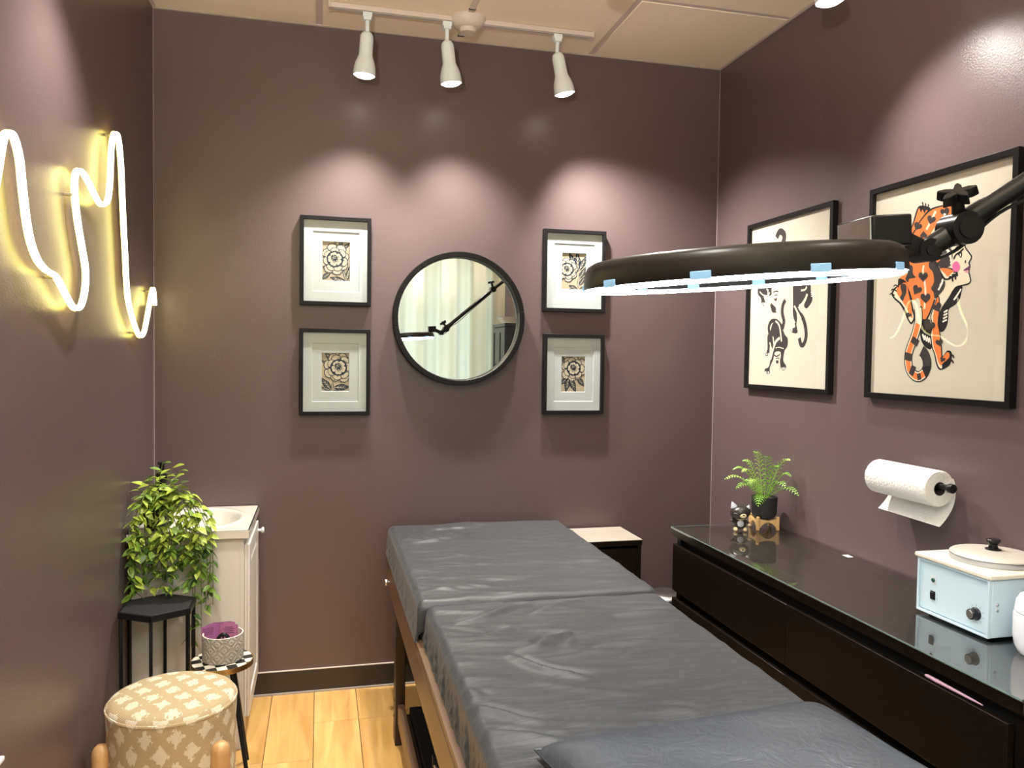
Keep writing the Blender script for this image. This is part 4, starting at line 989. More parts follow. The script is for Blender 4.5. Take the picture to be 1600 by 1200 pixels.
# ------------------------------------------------------------------ checkered side table with its pot of cards
def side_table():
    c = Vector((0.350, -0.712, 0)); R = 0.102; z = 0.440
    t = thing('checkered_side_table', 'small round side table with black and cream checkered top', 'side table', c)
    MB().lathe([(0, z-0.018), (R, z-0.018), (R, z-0.0005), (R-0.0025, z-0.0005), (R-0.0025, z-0.003), (0, z-0.003)], c, n=60).build('brass_rim', 'brass', t, smooth=True)
    s = 0.0325; th = 0.30; ct, sn = math.cos(th), math.sin(th); Ri = R-0.003
    def clip(poly):
        k = 48
        for i in range(k):
            a = 2*PI*i/k; n = (math.cos(a), math.sin(a)); out = []
            for j in range(len(poly)):
                p, q = poly[j], poly[(j+1) % len(poly)]; dp = p[0]*n[0]+p[1]*n[1]-Ri; dq = q[0]*n[0]+q[1]*n[1]-Ri
                if dp <= 0: out.append(p)
                if (dp < 0) != (dq < 0): f = dp/(dp-dq); out.append((p[0]+f*(q[0]-p[0]), p[1]+f*(q[1]-p[1])))
            poly = out
            if len(poly) < 3: return []
        return poly
    for i in range(-6, 6):
        for j in range(-6, 6):
            g = 0.0004; sq = [(i*s+g, j*s+g), (i*s+s-g, j*s+g), (i*s+s-g, j*s+s-g), (i*s+g, j*s+s-g)]
            sq = clip([(x*ct-y*sn, x*sn+y*ct) for x, y in sq])
            if len(sq) < 3: continue
            ar = abs(sum(sq[k][0]*sq[(k+1) % len(sq)][1]-sq[(k+1) % len(sq)][0]*sq[k][1] for k in range(len(sq))))/2
            if ar < 2e-5: continue
            MB().prism(sq, lambda a, b: c + Vector((a, b, z-0.003)), lambda a, b: c + Vector((a, b, z))).build('tile', 'tile_black' if (i+j) % 2 else 'tile_cream', t)
    for a in (67, 187, 307):
        a = math.radians(a); d = Vector((math.cos(a), math.sin(a), 0))
        MB().cyl(c + d*0.062 + Vector((0,0,z-0.018)), c + d*0.178 + Vector((0,0,0.0)), 0.0100, 0.0055, 14).build('leg', 'black_metal', t, smooth=True)
        MB().lathe([(0, z-0.024), (0.020, z-0.024), (0.020, z-0.018), (0, z-0.018)], c + d*0.062, n=18).build('leg_plate', 'black_metal', t)
side_table()
def card_pot():
    c = Vector((0.352, -0.705, 0.440)); R = 0.067; h = 0.090
    t = thing('stoneware_pot', 'grey pressed stoneware pot holding purple cards on checkered table', 'pot', c)
    MB().lathe([(0, 0.0), (R-0.003, 0.0), (R, 0.003), (R, h-0.003), (R-0.001, h-0.001)], c, n=56).build('body', 'pressed_stoneware', t, smooth=True)
    MB().lathe([(R-0.001, h-0.001), (R-0.003, h), (R-0.005, h-0.001), (R-0.0055, 0.008), (0, 0.007)], c, n=56).build('rim', 'ceramic_rim', t, smooth=True)
    # fanned cards standing against the far wall of the pot
    rnd = random.Random(5); n = 11
    for i in range(n):
        f = i/(n-1); x = c.x - 0.042 + 0.062*f; y = c.y + 0.006 + 0.030*math.sin(PI*f*0.85) - (0.012 if i > 8 else 0)
        wd = 0.027; hh = 0.086 - 0.004*abs(f-.5)
        rz = 0.35 - 0.5*f + rnd.uniform(-.06, .06); lean = 0.10 + rnd.uniform(-.04, .04)
        ax = Vector((math.cos(rz), math.sin(rz), 0)); ny = Vector((-math.sin(rz), math.cos(rz), 0)); up = (Vector((0,0,1)) + ny*lean).normalized(); nn = ax.cross(up)
        b = Vector((x, y, c.z + 0.0085 + 0.018)); cc = b + up*hh/2
        m = MB().obox(cc, ax*wd, nn*0.0004, up*(hh/2)); o = m.build('card', 'card_purple' if i < 8 else 'card_pink', None)
        tag(o, 'purple printed card in the fanned stack inside the grey stoneware pot', 'card', 'purple cards in the stoneware pot')
        if i >= 8: o['label'] = 'pinker printed card at the right end of the fan in the stoneware pot'; o['group'] = 'pinker cards at the end of the fan'
        ls = MB()
        for q in range(4):
            ls.obox(cc + up*(hh*(0.40-0.075*q)) - ax*wd*(0.1+0.1*rnd.random()) - nn*0.0006 * (1 if nn.y < 0 else -1) * -1, ax*wd*rnd.uniform(.45, .7), nn*0.0002, up*0.0012)
        ls.build('print_lines', 'ink_plum', o)
    b = Vector((c.x + 0.004, c.y - 0.030, c.z + 0.0075))
    t2 = thing('black_hair_clip', 'small black clip lying in front of the purple cards', 'clip', b)
    m = MB().tube(smooth_path([b + Vector((-0.026, 0, 0.004)), b + Vector((-0.022, 0, 0.060)), b + Vector((0, 0, 0.086)), b + Vector((0.022, 0, 0.062)), b + Vector((0.026, 0, 0.004))], 6), 0.0062, 8); m.build('arch', 'black_plastic', t2, smooth=True)
    for k in (-1, 0, 1): MB().cyl(b + Vector((k*0.013, -0.0, 0.004)), b + Vector((k*0.011, -0.002, 0.080)), 0.0026, n=8).build('tooth', 'black_plastic', t2, smooth=True)
card_pot()

# ------------------------------------------------------------------ treatment table
WR = [[(1.031,-1.333),(1.121,-1.302),(1.216,-1.239),(1.296,-1.201)],[(1.262,-1.301),(1.322,-1.26),(1.398,-1.221),(1.463,-1.2)],[(1.093,-1.445),(1.148,-1.421),(1.193,-1.394)],[(1.155,-1.55),(1.216,-1.546),(1.267,-1.498),(1.343,-1.461)],[(1.284,-1.568),(1.324,-1.518),(1.398,-1.49),(1.522,-1.46),(1.7,-1.448)],[(1.362,-1.592),(1.434,-1.566),(1.548,-1.555)],[(1.146,-1.587),(1.187,-1.655),(1.233,-1.714),(1.31,-1.771)],[(0.983,-1.76),(1.018,-1.792),(1.038,-1.82)],[(0.983,-1.843),(1.043,-1.889),(1.092,-1.932),(1.143,-1.959)],[(0.975,-1.968),(1.039,-1.991),(1.102,-2.019),(1.155,-2.045)],[(1.406,-1.671),(1.454,-1.643),(1.494,-1.635)],[(1.38,-1.95),(1.44,-1.957),(1.478,-1.987)],[(1.514,-1.341),(1.607,-1.338),(1.703,-1.336)],[(0.984,-0.388),(1.112,-0.233),(1.259,-0.217),(1.385,-0.174)],[(1.006,-0.43),(1.118,-0.394),(1.272,-0.303)]]
def wrinkle_field():
    lines = []
    for w in WR:
        p = smooth_path([Vector((x, y, 0)) for x, y in w], 4); n = len(p)-1
        lines.append(np.array([(p[i].x, p[i].y, p[i+1].x, p[i+1].y, i/n, 1/n) for i in range(n)]))
    def h(x, y):
        """x, y arrays; each crease is a soft ridge with a hollow on its far side, dying away at both ends"""
        out = np.zeros_like(x)
        for A in lines:
            best = np.full_like(x, 9.0); side = np.full_like(x, 9.0); par = np.zeros_like(x)
            for x0, y0, x1, y1, s, ds in A:
                dx, dy = x1-x0, y1-y0; L2 = dx*dx+dy*dy+1e-12
                t = np.clip(((x-x0)*dx+(y-y0)*dy)/L2, 0, 1); qx = x-(x0+t*dx); qy = y-(y0+t*dy); d = np.sqrt(qx*qx+qy*qy)
                k = d < best; best = np.where(k, d, best); side = np.where(k, np.sign(qy)*d, side); par = np.where(k, s+t*ds, par)
            amp = np.sin(PI*np.clip(par, 0.0, 1.0))**0.8*min(1.0, (np.hypot(A[:,2]-A[:,0], A[:,3]-A[:,1]).sum()/0.26)**1.2)
            out += amp*(0.0140*np.exp(-((side+0.013)/0.015)**2) - 0.0110*np.exp(-((side-0.009)/0.009)**2))
        return out
    return h
WH = wrinkle_field()
def cover(name, parent, xl, xr, y0, y1, zt, zb, rad, seed, front_drop, nx=110, ny=150, side_fold=0.004):
    """fitted sheet: flat top, rounded shoulders, sides drawn down to zb; y0 = near end, y1 = far end"""
    rng = np.random.RandomState(seed); ph = rng.rand(20)*6.28
    drop = zt - rad - zb
    arc = rad*PI/2; wid = (xr-xl) - 2*rad; tot = 2*drop + 2*arc + wid
    us = np.concatenate([np.linspace(0, drop, 14)[:-1], drop+np.linspace(0, arc, 9)[:-1], drop+arc+np.linspace(0, wid, nx)[:-1], drop+arc+wid+np.linspace(0, arc, 9)[:-1], drop+2*arc+wid+np.linspace(0, drop, 10)])
    ys = np.linspace(y0, y1, ny)
    # ends roll over as well
    r2 = 0.028
    vs = []; n = len(us)
    rows = []
    if front_drop > 0:
        for q in np.linspace(0, 1, 5)[:-1]: rows.append((y0, -(r2 + front_drop*(1-q))))
        for q in np.linspace(0, PI/2, 7)[:-1]: rows.append((y0 + r2*(1-math.cos(q)), -r2*(1-math.sin(q))))
        ys = np.linspace(y0+r2, y1-r2, ny)
    for y in ys: rows.append((y, 0.0))
    for q in np.linspace(PI/2, 0, 7)[1:]: rows.append((y1 - r2*(1-math.cos(q)), -r2*(1-math.sin(q))))
    rows.append((y1, -(zt-zb)))
    X = np.zeros((len(rows), n)); Y = np.zeros_like(X); Z = np.zeros_like(X)
    for j, (y, dz) in enumerate(rows):
        for i, u in enumerate(us):
            if u <= drop: x, z, nx_, s = xl - 0.008*(1-u/drop)**2, zb+u, -1, 1
            elif u <= drop+arc: a = (u-drop)/rad; x, z, nx_, s = xl+rad*(1-math.cos(a)), zt-rad+rad*math.sin(a), 0, 0
            elif u <= drop+arc+wid: x, z, nx_, s = xl+rad+(u-drop-arc), zt, 0, 0
            elif u <= drop+2*arc+wid: a = (u-drop-arc-wid)/rad; x, z, nx_, s = xr-rad+rad*math.sin(a), zt-rad+rad*math.cos(a), 0, 0
            else: x, z, nx_, s = xr, zt-rad-(u-drop-2*arc-wid), 1, 1
            if s:
                dd = u/drop if nx_ < 0 else 1-(u-drop-2*arc-wid)/drop
                sl = 0.45*(1-dd)
                f = side_fold*(math.sin((y+sl*0.16)*95+ph[0]) + 0.7*math.sin((y+sl*0.2)*57+ph[1]) + 0.45*math.sin((y-sl*.1)*171+ph[2]))*(1-dd)**0.6
                f *= min(1.0, 0.12+dd*3.0); x += nx_*abs(f)*0.9 + nx_*f*0.4
            zc = max(zb, z + dz) if dz > -(zt-zb) else zb
            X[j, i], Y[j, i], Z[j, i] = x, y, zc
    flat = np.clip((Z - (zt-0.02))/0.02, 0, 1)
    tex = 0.0022*np.sin(X*17+Y*9+ph[3])*np.sin(Y*14-X*5+ph[4]) + 0.0011*np.sin(Y*46 + 6*np.sin(X*5+ph[5]) + ph[6])
    fine = np.zeros_like(X)
    for q in range(9):      # short crossways puckers
        cx, cy = xl + (xr-xl)*rng.rand(60), y0 + (y1-y0)*rng.rand(60); an = rng.normal(0, .28, 60); ln = 0.05 + 0.12*rng.rand(60); wd = 0.007 + 0.008*rng.rand(60); am = 0.0012 + 0.0026*rng.rand(60)
        for i in range(12):
            i_ = q*6 + i if q*6+i < 60 else i
            c_, s_ = math.cos(an[i_]), math.sin(an[i_]); u_ = (X-cx[i_])*c_ + (Y-cy[i_])*s_; v_ = -(X-cx[i_])*s_ + (Y-cy[i_])*c_ - 1.2*u_*u_
            fine += am[i_]*np.exp(-(u_/ln[i_])**2 - (v_/wd[i_])**2)
    Z = Z + flat*(WH(X, Y) + tex + fine)
    vs = [(X[j,i], Y[j,i], Z[j,i]) for j in range(len(rows)) for i in range(n)]
    fs = [(j*n+i, j*n+i+1, (j+1)*n+i+1, (j+1)*n+i) for j in range(len(rows)-1) for i in range(n-1)]
    return MB().add(vs, fs).build(name, 'black_sheet', parent, smooth=True, fix=False, sharp=180)
def treatment_table():
    t = thing('treatment_table', 'long treatment table covered with black wrinkled sheet on brown wood frame', 'massage table', (1.345, -1.6, 0))
    xl, xr, yb, yf = 0.957, 1.737, -0.085, -3.12
    # body pad under the sheet and the sheet over it
    box('pad', 'vinyl_dark', t, (0.990, 1.715, yf+0.02, -1.185, 0.628, 0.712))
    box('head_pad', 'vinyl_dark', t, (0.972, 1.722, -1.160, yb-0.012, 0.628, 0.716))
    cover('sheet', t, 0.982, 1.745, yf, -1.150, 0.7270, 0.622, 0.028, 2, 0.06, nx=104, ny=230, side_fold=0.0055)
    cover('head_sheet', t, 0.958, 1.737, -1.182, yb, 0.7440, 0.622, 0.026, 5, 0.06, nx=100, ny=130, side_fold=0.0025)
    # upper frame
    box('side_rail', 'rail_wood', t, (0.955, 0.981, yf, yb-0.03, 0.490, 0.602), bevel=0.002)
    box('side_rail', 'rail_wood', t, (1.712, 1.738, yf, yb-0.03, 0.490, 0.602), bevel=0.002)
    box('rail_cap', 'rail_wood', t, (0.9565, 0.979, yf+0.002, yb-0.032, 0.6045, 0.622), bevel=0.0015)
    box('rail_cap', 'rail_wood', t, (1.714, 1.7365, yf+0.002, yb-0.032, 0.6045, 0.622), bevel=0.0015)
    box('end_rail', 'rail_wood', t, (0.982, 1.711, yb-0.056, yb-0.031, 0.490, 0.620), bevel=0.002)
    box('end_rail', 'rail_wood', t, (0.982, 1.711, yf, yf+0.025, 0.490, 0.620), bevel=0.002)
    box('deck', 'leg_wood_dark', t, (0.983, 1.710, yf+0.03, yb-0.06, 0.606, 0.624))
    for y in (-0.533, -2.66):
        for x0, x1 in ((0.953, 0.990), (1.704, 1.741)):
            s_ = -1 if x0 > 1.3 else 1
            box('leg', 'leg_wood_dark', t, (x0, x1, y-0.03, y+0.045, 0.0, 0.489), bevel=0.002)
        box('cross_bar', 'leg_wood_dark', t, (0.991, 1.703, y-0.012, y+0.012, 0.30, 0.365))
    for x0, x1 in ((0.966, 0.992), (1.702, 1.728)):
        pass
    # low stretchers, shelf slats and the steel lift rods between the legs
    box('stretcher', 'rail_wood', t, (0.962, 0.986, -2.628, -0.565, 0.085, 0.160), bevel=0.002)
    box('stretcher', 'rail_wood', t, (1.708, 1.732, -2.628, -0.565, 0.085, 0.160), bevel=0.002)
    box('shelf', 'leg_wood_dark', t, (0.987, 1.707, -2.62, -0.60, 0.120, 0.136))
    box('track', 'black_metal', t, (1.000, 1.045, -2.60, -0.62, 0.1365, 0.172), bevel=0.002)
    MB().cyl((1.030, -2.2, 0.205), (1.030, -1.12, 0.205), 0.011, n=16).build('lift_rod', 'chrome', t, smooth=True)
    MB().cyl((1.062, -2.3, 0.195), (1.062, -1.10, 0.195), 0.024, n=20).build('lift_cylinder', 'black_metal', t, smooth=True)
    for y in (-1.11, -2.22): box('rod_block', 'black_metal', t, (1.018, 1.085, y-0.012, y+0.012, 0.1725, 0.232), bevel=0.002)
    MB().lathe([(0, -0.002), (0.006, -0.002), (0.006, 0.004), (0.014, 0.006), (0.015, 0.010), (0.014, 0.017), (0.010, 0.019), (0, 0.0195)], (0.955, -0.235, 0.535), (-1,0,0), 22).build('adjusting_knob', 'brushed_steel', t, smooth=True)
    # screw heads on the near leg
    for z in (0.16, 0.10): MB().lathe([(0, 0), (0.005, 0), (0.004, 0.002), (0, 0.0025)], (0.953, -0.525, z), (-1,0,0), 12).build('bolt', 'black_metal', t)
treatment_table()
def pillow():
    c = Vector((1.400, -2.375, 0.729)); a = 0.318; b = 0.265; hh = 0.090
    t = thing('bolster_pillow', 'large soft black leatherette pillow at the near end of the table', 'pillow', c)
    rot = 0.09
    def F(u, v, s):
        x = 2*u-1; y = 2*v-1
        k = 1 - 0.10*(1-x*x)*abs(y)**3 * 0 
        px = a*x*(1-0.055*(1-y*y)); py = b*y*(1-0.075*(1-x*x))
        e = max(0, (1-x**4)*(1-y**4))**0.42
        z = s*hh*e*0.5
        z += hh*0.5 - 0.012*(1-e) + 0.0018*e*math.sin(9*x+4*y)*math.sin(7*y-3*x)
        if s < 0: z = max(z*0.55, 0.006)
        z = max(z, 0.006)
        cr, sr = math.cos(rot), math.sin(rot)
        return c + Vector((px*cr-py*sr, px*sr+py*cr, z))
    m = MB().grid(lambda u, v: F(u, v, 1), 56, 44); m.grid(lambda u, v: F(1-u, v, -1), 56, 44)
    m.build('cover', 'black_leatherette', t, smooth=True, fix=True, sharp=70)
    edge = [F(u, v, 1) for u, v in [(i/20, 0) for i in range(20)] + [(1, i/20) for i in range(20)] + [(1-i/20, 1) for i in range(20)] + [(0, 1-i/20) for i in range(21)]]
    MB().tube(edge, 0.0022, 6).build('seam_piping', 'vinyl_dark', t, smooth=True)
pillow()

# ------------------------------------------------------------------ nightstand and bin behind the table
def nightstand():
    x0, x1, y0, y1, z = 1.765, 2.066, -0.285, -0.018, 0.680
    t = thing('bedside_cabinet', 'black bedside cabinet with pale wood top behind the treatment table', 'cabinet', ((x0+x1)/2, (y0+y1)/2, 0))
    box('top', 'pale_top_wood', t, (x0, x1, y0, y1, z-0.004, z), bevel=0.001)
    box('top_board', 'black_brown_wood', t, (x0, x1, y0, y1, z-0.026, z-0.0045), bevel=0.001)
    for a, b in ((x0+0.003, x0+0.019), (x1-0.019, x1-0.003)): box('side_panel', 'black_brown_wood', t, (a, b, y0+0.004, y1, 0.0, z-0.0265), bevel=0.001)
    box('back_panel', 'black_brown_wood', t, (x0+0.02, x1-0.02, y1-0.01, y1-0.002, 0.05, z-0.0265))
    box('base_panel', 'black_brown_wood', t, (x0+0.02, x1-0.02, y0+0.02, y1-0.011, 0.05, 0.068))
    for za, zb in ((0.375, 0.640), (0.085, 0.366)):
        d = box('drawer', 'black_brown_wood', t, (x0+0.021, x1-0.021, y0+0.004, y0+0.022, za, zb), bevel=0.0012)
        MB().lathe([(0, 0), (0.006, 0), (0.005, 0.008), (0.011, 0.014), (0.012, 0.019), (0.008, 0.023), (0, 0.0235)], ((x0+x1)/2+0.09, y0+0.004, (za+zb)/2+0.01), (0,-1,0), 18).build('drawer_knob', 'black_plastic', d, smooth=True)
nightstand()
def bin_():
    c = Vector((2.200, -0.255, 0)); R = 0.088; h = 0.405
    t = thing('waste_bin', 'small round black waste bin with steel lid between table and dresser', 'bin', c)
    MB().lathe([(0, 0.0), (R-0.012, 0.0), (R-0.010, 0.004), (R-0.004, h), (0, h)], c, n=36).build('body', 'black_plastic', t, smooth=True)
    MB().lathe([(R-0.003, h-0.012), (R+0.004, h-0.010), (R+0.006, h), (R+0.003, h+0.008), (R-0.002, h+0.009)], c, n=40).build('rim_ring', 'brushed_steel', t, smooth=True)
    MB().lathe([(R-0.001, h+0.009), (R-0.004, h+0.014), (R-0.02, h+0.022), (R-0.05, h+0.027), (0, h+0.029)], c, n=40).build('lid', 'brushed_steel', t, smooth=True)
    box('hinge', 'white_plastic', t, (c.x-R-0.022, c.x-R-0.004, c.y-0.012, c.y+0.012, h-0.010, h+0.012), bevel=0.003)
    box('pedal', 'white_plastic', t, (c.x-0.025, c.x+0.02, c.y-R-0.035, c.y-R+0.004, 0.004, 0.02), bevel=0.003)
bin_()

# ------------------------------------------------------------------ long dresser with its glass top
DX0, DY0, DY1, DZ = 2.102, -2.190, -0.514, 0.778
def dresser():
    t = thing('dresser', 'long low black-brown dresser with glass top along the right wall', 'dresser', ((DX0+W)/2, (DY0+DY1)/2, 0))
    bx = DX0 + 0.022
    for a, b in ((DY0, DY0+0.032), (DY1-0.032, DY1)): box('side_panel', 'black_brown_wood', t, (bx, W-0.012, a, b, 0, DZ-0.030), bevel=0.001)
    box('top_board', 'brown_top_reflection', t, (DX0+0.004, W-0.010, DY0-0.002, DY1+0.002, DZ-0.0295, DZ-0.0005), bevel=0.001)
    box('front_lip', 'black_brown_wood', t, (DX0+0.0005, DX0+0.0038, DY0-0.002, DY1+0.002, DZ-0.0295, DZ-0.0005))
    box('centre_panel', 'inner_black', t, (bx+0.02, W-0.03, -1.344, -1.330, 0.04, DZ-0.030))
    box('back_panel', 'inner_black', t, (W-0.022, W-0.013, DY0+0.033, DY1-0.033, 0.03, DZ-0.030))
    box('carcass_face', 'inner_black', t, (bx+0.016, bx+0.022, DY0+0.034, DY1-0.034, 0.06, DZ-0.0305))
    box('plinth', 'black_brown_wood', t, (bx+0.03, bx+0.045, DY0+0.034, DY1-0.034, 0.0, 0.055))
    for za, zb in ((0.522, 0.716), (0.300, 0.491), (0.070, 0.268)):
        for a, b in ((-2.160, -1.3395), (-1.3375, DY1-0.004)):
            box('drawer', 'black_brown_wood', t, (DX0, DX0+0.018, a, b, za, zb), bevel=0.0012)
    g = MB().box(DX0-0.006, W-0.004, DY0-0.008, DY1+0.004, DZ, DZ+0.008); gl = g.build('glass_top', 'table_glass', t)
    m = MB(); z0, z1 = DZ+0.0040, DZ+0.0078
    m.box(DX0-0.0068, DX0-0.0058, DY0-0.008, DY1+0.004, z0, z1); m.box(DX0-0.006, W-0.004, DY1+0.0038, DY1+0.0048, z0, z1)
    m.build('polished_edge', 'glass_edge', gl)
dresser()
GZ = DZ + 0.0083

def pen():
    a = Vector((DX0+0.009, -1.915, 0.7172)); b = Vector((DX0+0.009, -2.085, 0.7172))
    t = thing('pink_pen', 'shiny pink pen lying on the top edge of a drawer front', 'pen', (a+b)/2)
    d = (b-a).normalized(); r = 0.0055; up = Vector((0,0,r+0.0003))
    MB().tube([a+up, a+up+d*0.006, a+up+d*0.04, a+up+d*0.05, a+up+d*0.14, b+up], [0.0030, 0.0048, 0.0050, 0.0044, 0.0030, 0.0014], 14).build('barrel', 'pen_pink', t, smooth=True)
    MB().tube([a+up-d*0.018, a+up-d*0.0005], [0.0012, 0.0022], 8).build('tip', 'black_plastic', t, smooth=True)
pen()

def scrap():
    rnd = random.Random(4); p = Vector((2.512, -1.085, GZ))
    o = MB().grid(lambda u, v: p + Vector((0.022*(u-.5), 0.034*(v-.5), 0.0004 + 0.006*rnd.random()*math.sin(PI*u)*math.sin(PI*v))), 8, 8).build('tissue_scrap', 'towel_paper', None, smooth=True, fix=False, sharp=180)
    tag(o, 'tiny white tissue scrap on the glass top against the wall', 'scrap')
scrap()

# ------------------------------------------------------------------ fern in a black pot on a bamboo stand
def fern():
    c = Vector((2.462, -0.617, GZ))
    t = thing('potted_fern', 'small green fern in black pot on a bamboo stand', 'plant', c)
    th = math.radians(-10)
    def L(a, b, z): return c + Vector((a*math.cos(th)-b*math.sin(th), a*math.sin(th)+b*math.cos(th), z))
    s = 0.0415
    for a, b in ((-s, -s), (s, -s), (-s, s), (s, s)):
        ax = L(0.0065, 0, 0)-L(0,0,0); ay = L(0, 0.0065, 0)-L(0,0,0)
        MB().obox(L(a, b, 0.0285), ax, ay, (0,0,0.0285)).build('stand_leg', 'bamboo', t, bevel=0.0035)
    # arched cross pieces joining the legs
    for dirn in (0, 1):
        for sg in (-1, 1):
            n = 10; top = []; bot = []
            for i in range(n+1):
                q = -1 + 2*i/n; top.append((q*(s-0.0068), 0.047 - 0.006*(1-q*q))); bot.append((q*(s-0.0068), 0.010 + 0.024*(1-abs(q)**2.2)))
            poly = top + bot[::-1]
            if dirn == 0: MB().prism(poly, lambda u, z: L(u, sg*s-0.004, z), lambda u, z: L(u, sg*s+0.004, z)).build('stand_brace', 'bamboo', t)
            else: MB().prism(poly, lambda u, z: L(sg*s-0.004, u, z), lambda u, z: L(sg*s+0.004, u, z)).build('stand_brace', 'bamboo', t)
    MB().lathe([(0, 0.044), (0.0355, 0.044), (0.038, 0.047), (0.0485, 0.060), (0.050, 0.066), (0.052, 0.132), (0.0515, 0.135), (0.0475, 0.135), (0.047, 0.125), (0, 0.124)], c, n=36).build('pot', 'matte_black', t, smooth=True)
    MB().lathe([(0, 0.1275), (0.046, 0.1255)], c, n=24).build('soil', 'soil', t)
    rnd = random.Random(9)
    # fronds: (heading in degrees, length, rise, curl); +x is the wall
    fr = [(172, .165, .100, .35), (195, .155, .075, .4), (150, .12, .13, .3), (215, .14, .10, .4), (277, .20, .075, .50), (262, .185, .10, .40), (285, .115, .175, .05), (240, .09, .185, .05), (120, .09, .15, .1), (200, .055, .195, .05), (305, .10, .12, .3), (100, .12, .07, .5), (182, .10, .13, .3), (266, .09, .15, .1), (228, .13, .03, .7)]
    for i, (az, ln, rise, curl) in enumerate(fr):
        a = math.radians(az); d = Vector((math.cos(a), math.sin(a), 0)); p0 = c + d*0.012 + Vector((0,0,0.126))
        n = 14; path = []
        for k in range(n+1):
            s = k/n; r = ln*(s - 0.12*s*s*curl); z = rise*math.sin(min(1, s*1.12)*PI/2*1.0) - curl*0.05*max(0, s-.45)**2*4
            path.append(p0 + d*r + Vector((0,0,z)))
        path = [Vector((min(p.x, W-0.012), p.y, p.z)) for p in path]
        m = MB().tube(path, [0.0016*(1-0.7*k/n) for k in range(n+1)], 5)
        for k in range(2, n+1):
            s = k/n; tg = (path[min(k+1, n)]-path[k-1]).normalized(); sd = tg.cross(Vector((0,0,1))).normalized(); up = sd.cross(tg)
            w = 0.040*math.sin(PI*min(1, 0.18+0.82*s))**0.8*(0.6+ln*2.4) + 0.004
            for sg in (-1, 1):
                q = path[k]; dd = (sd*sg + tg*0.55 + up*0.10).normalized(); wn = tg*0.0024
                tip = q + dd*w - Vector((0,0,0.18*w)); mid = q + dd*w*0.5 + Vector((0,0,0.004))
                vs = [q - wn*0.5, q + wn*0.6, mid + wn, mid - wn*0.9, tip]
                vs = [Vector((min(v.x, W-0.004), v.y, v.z)) for v in vs]
                m.add(vs, [(0,1,2,3), (3,2,4)])
        m.build('frond', 'fern_pale' if i % 3 == 0 else 'fern_green', t, fix=False)
fern()
def cat():
    c = Vector((2.340, -0.640, GZ))
    t = thing('cat_figurine', 'glossy black cat figurine with grey ears beside the potted fern', 'figurine', c)
    # faces the room: forward is towards the camera and a little to the left
    fw = Vector((-0.42, -0.90, 0)).normalized(); rt = Vector((0.90, -0.42, 0)).normalized(); up = Vector((0,0,1))
    R = Matrix((rt, -fw, up)).transposed()
    def Q(a, f, z): return c + rt*a + fw*f + up*z
    def ball(a, f, z, rx, rf, rz, name, mat, par=t): return MB().ball(Q(a, f, z), rx, rf, rz, 20, 14, R).build(name, mat, par, smooth=True)
    MB().lathe([(0, 0.012), (0.016, 0.010), (0.022, 0.018), (0.023, 0.030), (0.019, 0.045), (0.013, 0.053), (0, 0.054)], c, n=24).build('body', 'cat_dark', t, smooth=True)
    ball(0, 0.0135, 0.031, 0.0145, 0.0115, 0.0165, 'belly_patch', 'cat_grey')
    MB().lathe([(0.0125, 0.046), (0.017, 0.048), (0.017, 0.052), (0.0125, 0.054)], c, n=24).build('collar', 'cat_beige', t, smooth=True)
    tilt = Matrix.Rotation(math.radians(9), 3, fw)
    h = MB().ball(Q(0, 0.002, 0.076), 0.041, 0.033, 0.0285, 26, 18, tilt @ R).build('head', 'cat_dark', t, smooth=True)
    for s in (-1, 1):
        zc = 0.096 - 0.005*s
        MB().lathe([(0.0135, -0.006), (0.0125, 0.0), (0.006, 0.012), (0.0015, 0.019), (0, 0.0195)], Q(0.0275*s, 0.002, zc), (rt*0.42*s + up), 14).build('ear', 'cat_grey', h, smooth=True)
        ball(0.0185*s, 0.010, 0.0085, 0.0095, 0.0125, 0.0085, 'foot', 'cat_beige')
        m = MB().tube([Q(0.017*s, 0.002, 0.042), Q(0.029*s, 0.006, 0.037), Q(0.034*s, 0.010, 0.030 + (0.012 if s < 0 else 0))], [0.006, 0.0058, 0.0055], 10); m.build('arm', 'cat_dark', t, smooth=True)
        ball(0.034*s, 0.011, 0.0285 + (0.014 if s < 0 else 0), 0.007, 0.007, 0.006, 'paw', 'cat_beige' if s > 0 else 'cat_dark')
    MB().ball(Q(0.008, 0.0315, 0.068), 0.0135, 0.0055, 0.0095, 18, 10, R).build('muzzle', 'cat_beige', h, smooth=True)
    MB().ball(Q(0.0095, 0.0372, 0.0715), 0.0035, 0.0022, 0.0025, 10, 8, R).build('nose', 'black_plastic', h, smooth=True)
    MB().tube(smooth_path([Q(-0.027, 0.0255, 0.075), Q(-0.020, 0.0295, 0.0765), Q(-0.012, 0.0325, 0.073)], 4), 0.0011, 6).build('wink_line', 'cat_grey', h, smooth=True)
    MB().tube(smooth_path([Q(0.0, -0.018, 0.02), Q(-0.012, -0.032, 0.03), Q(-0.03, -0.026, 0.05)], 5), [0.0045]*11, 8).build('tail', 'cat_dark', t, smooth=True)
cat()

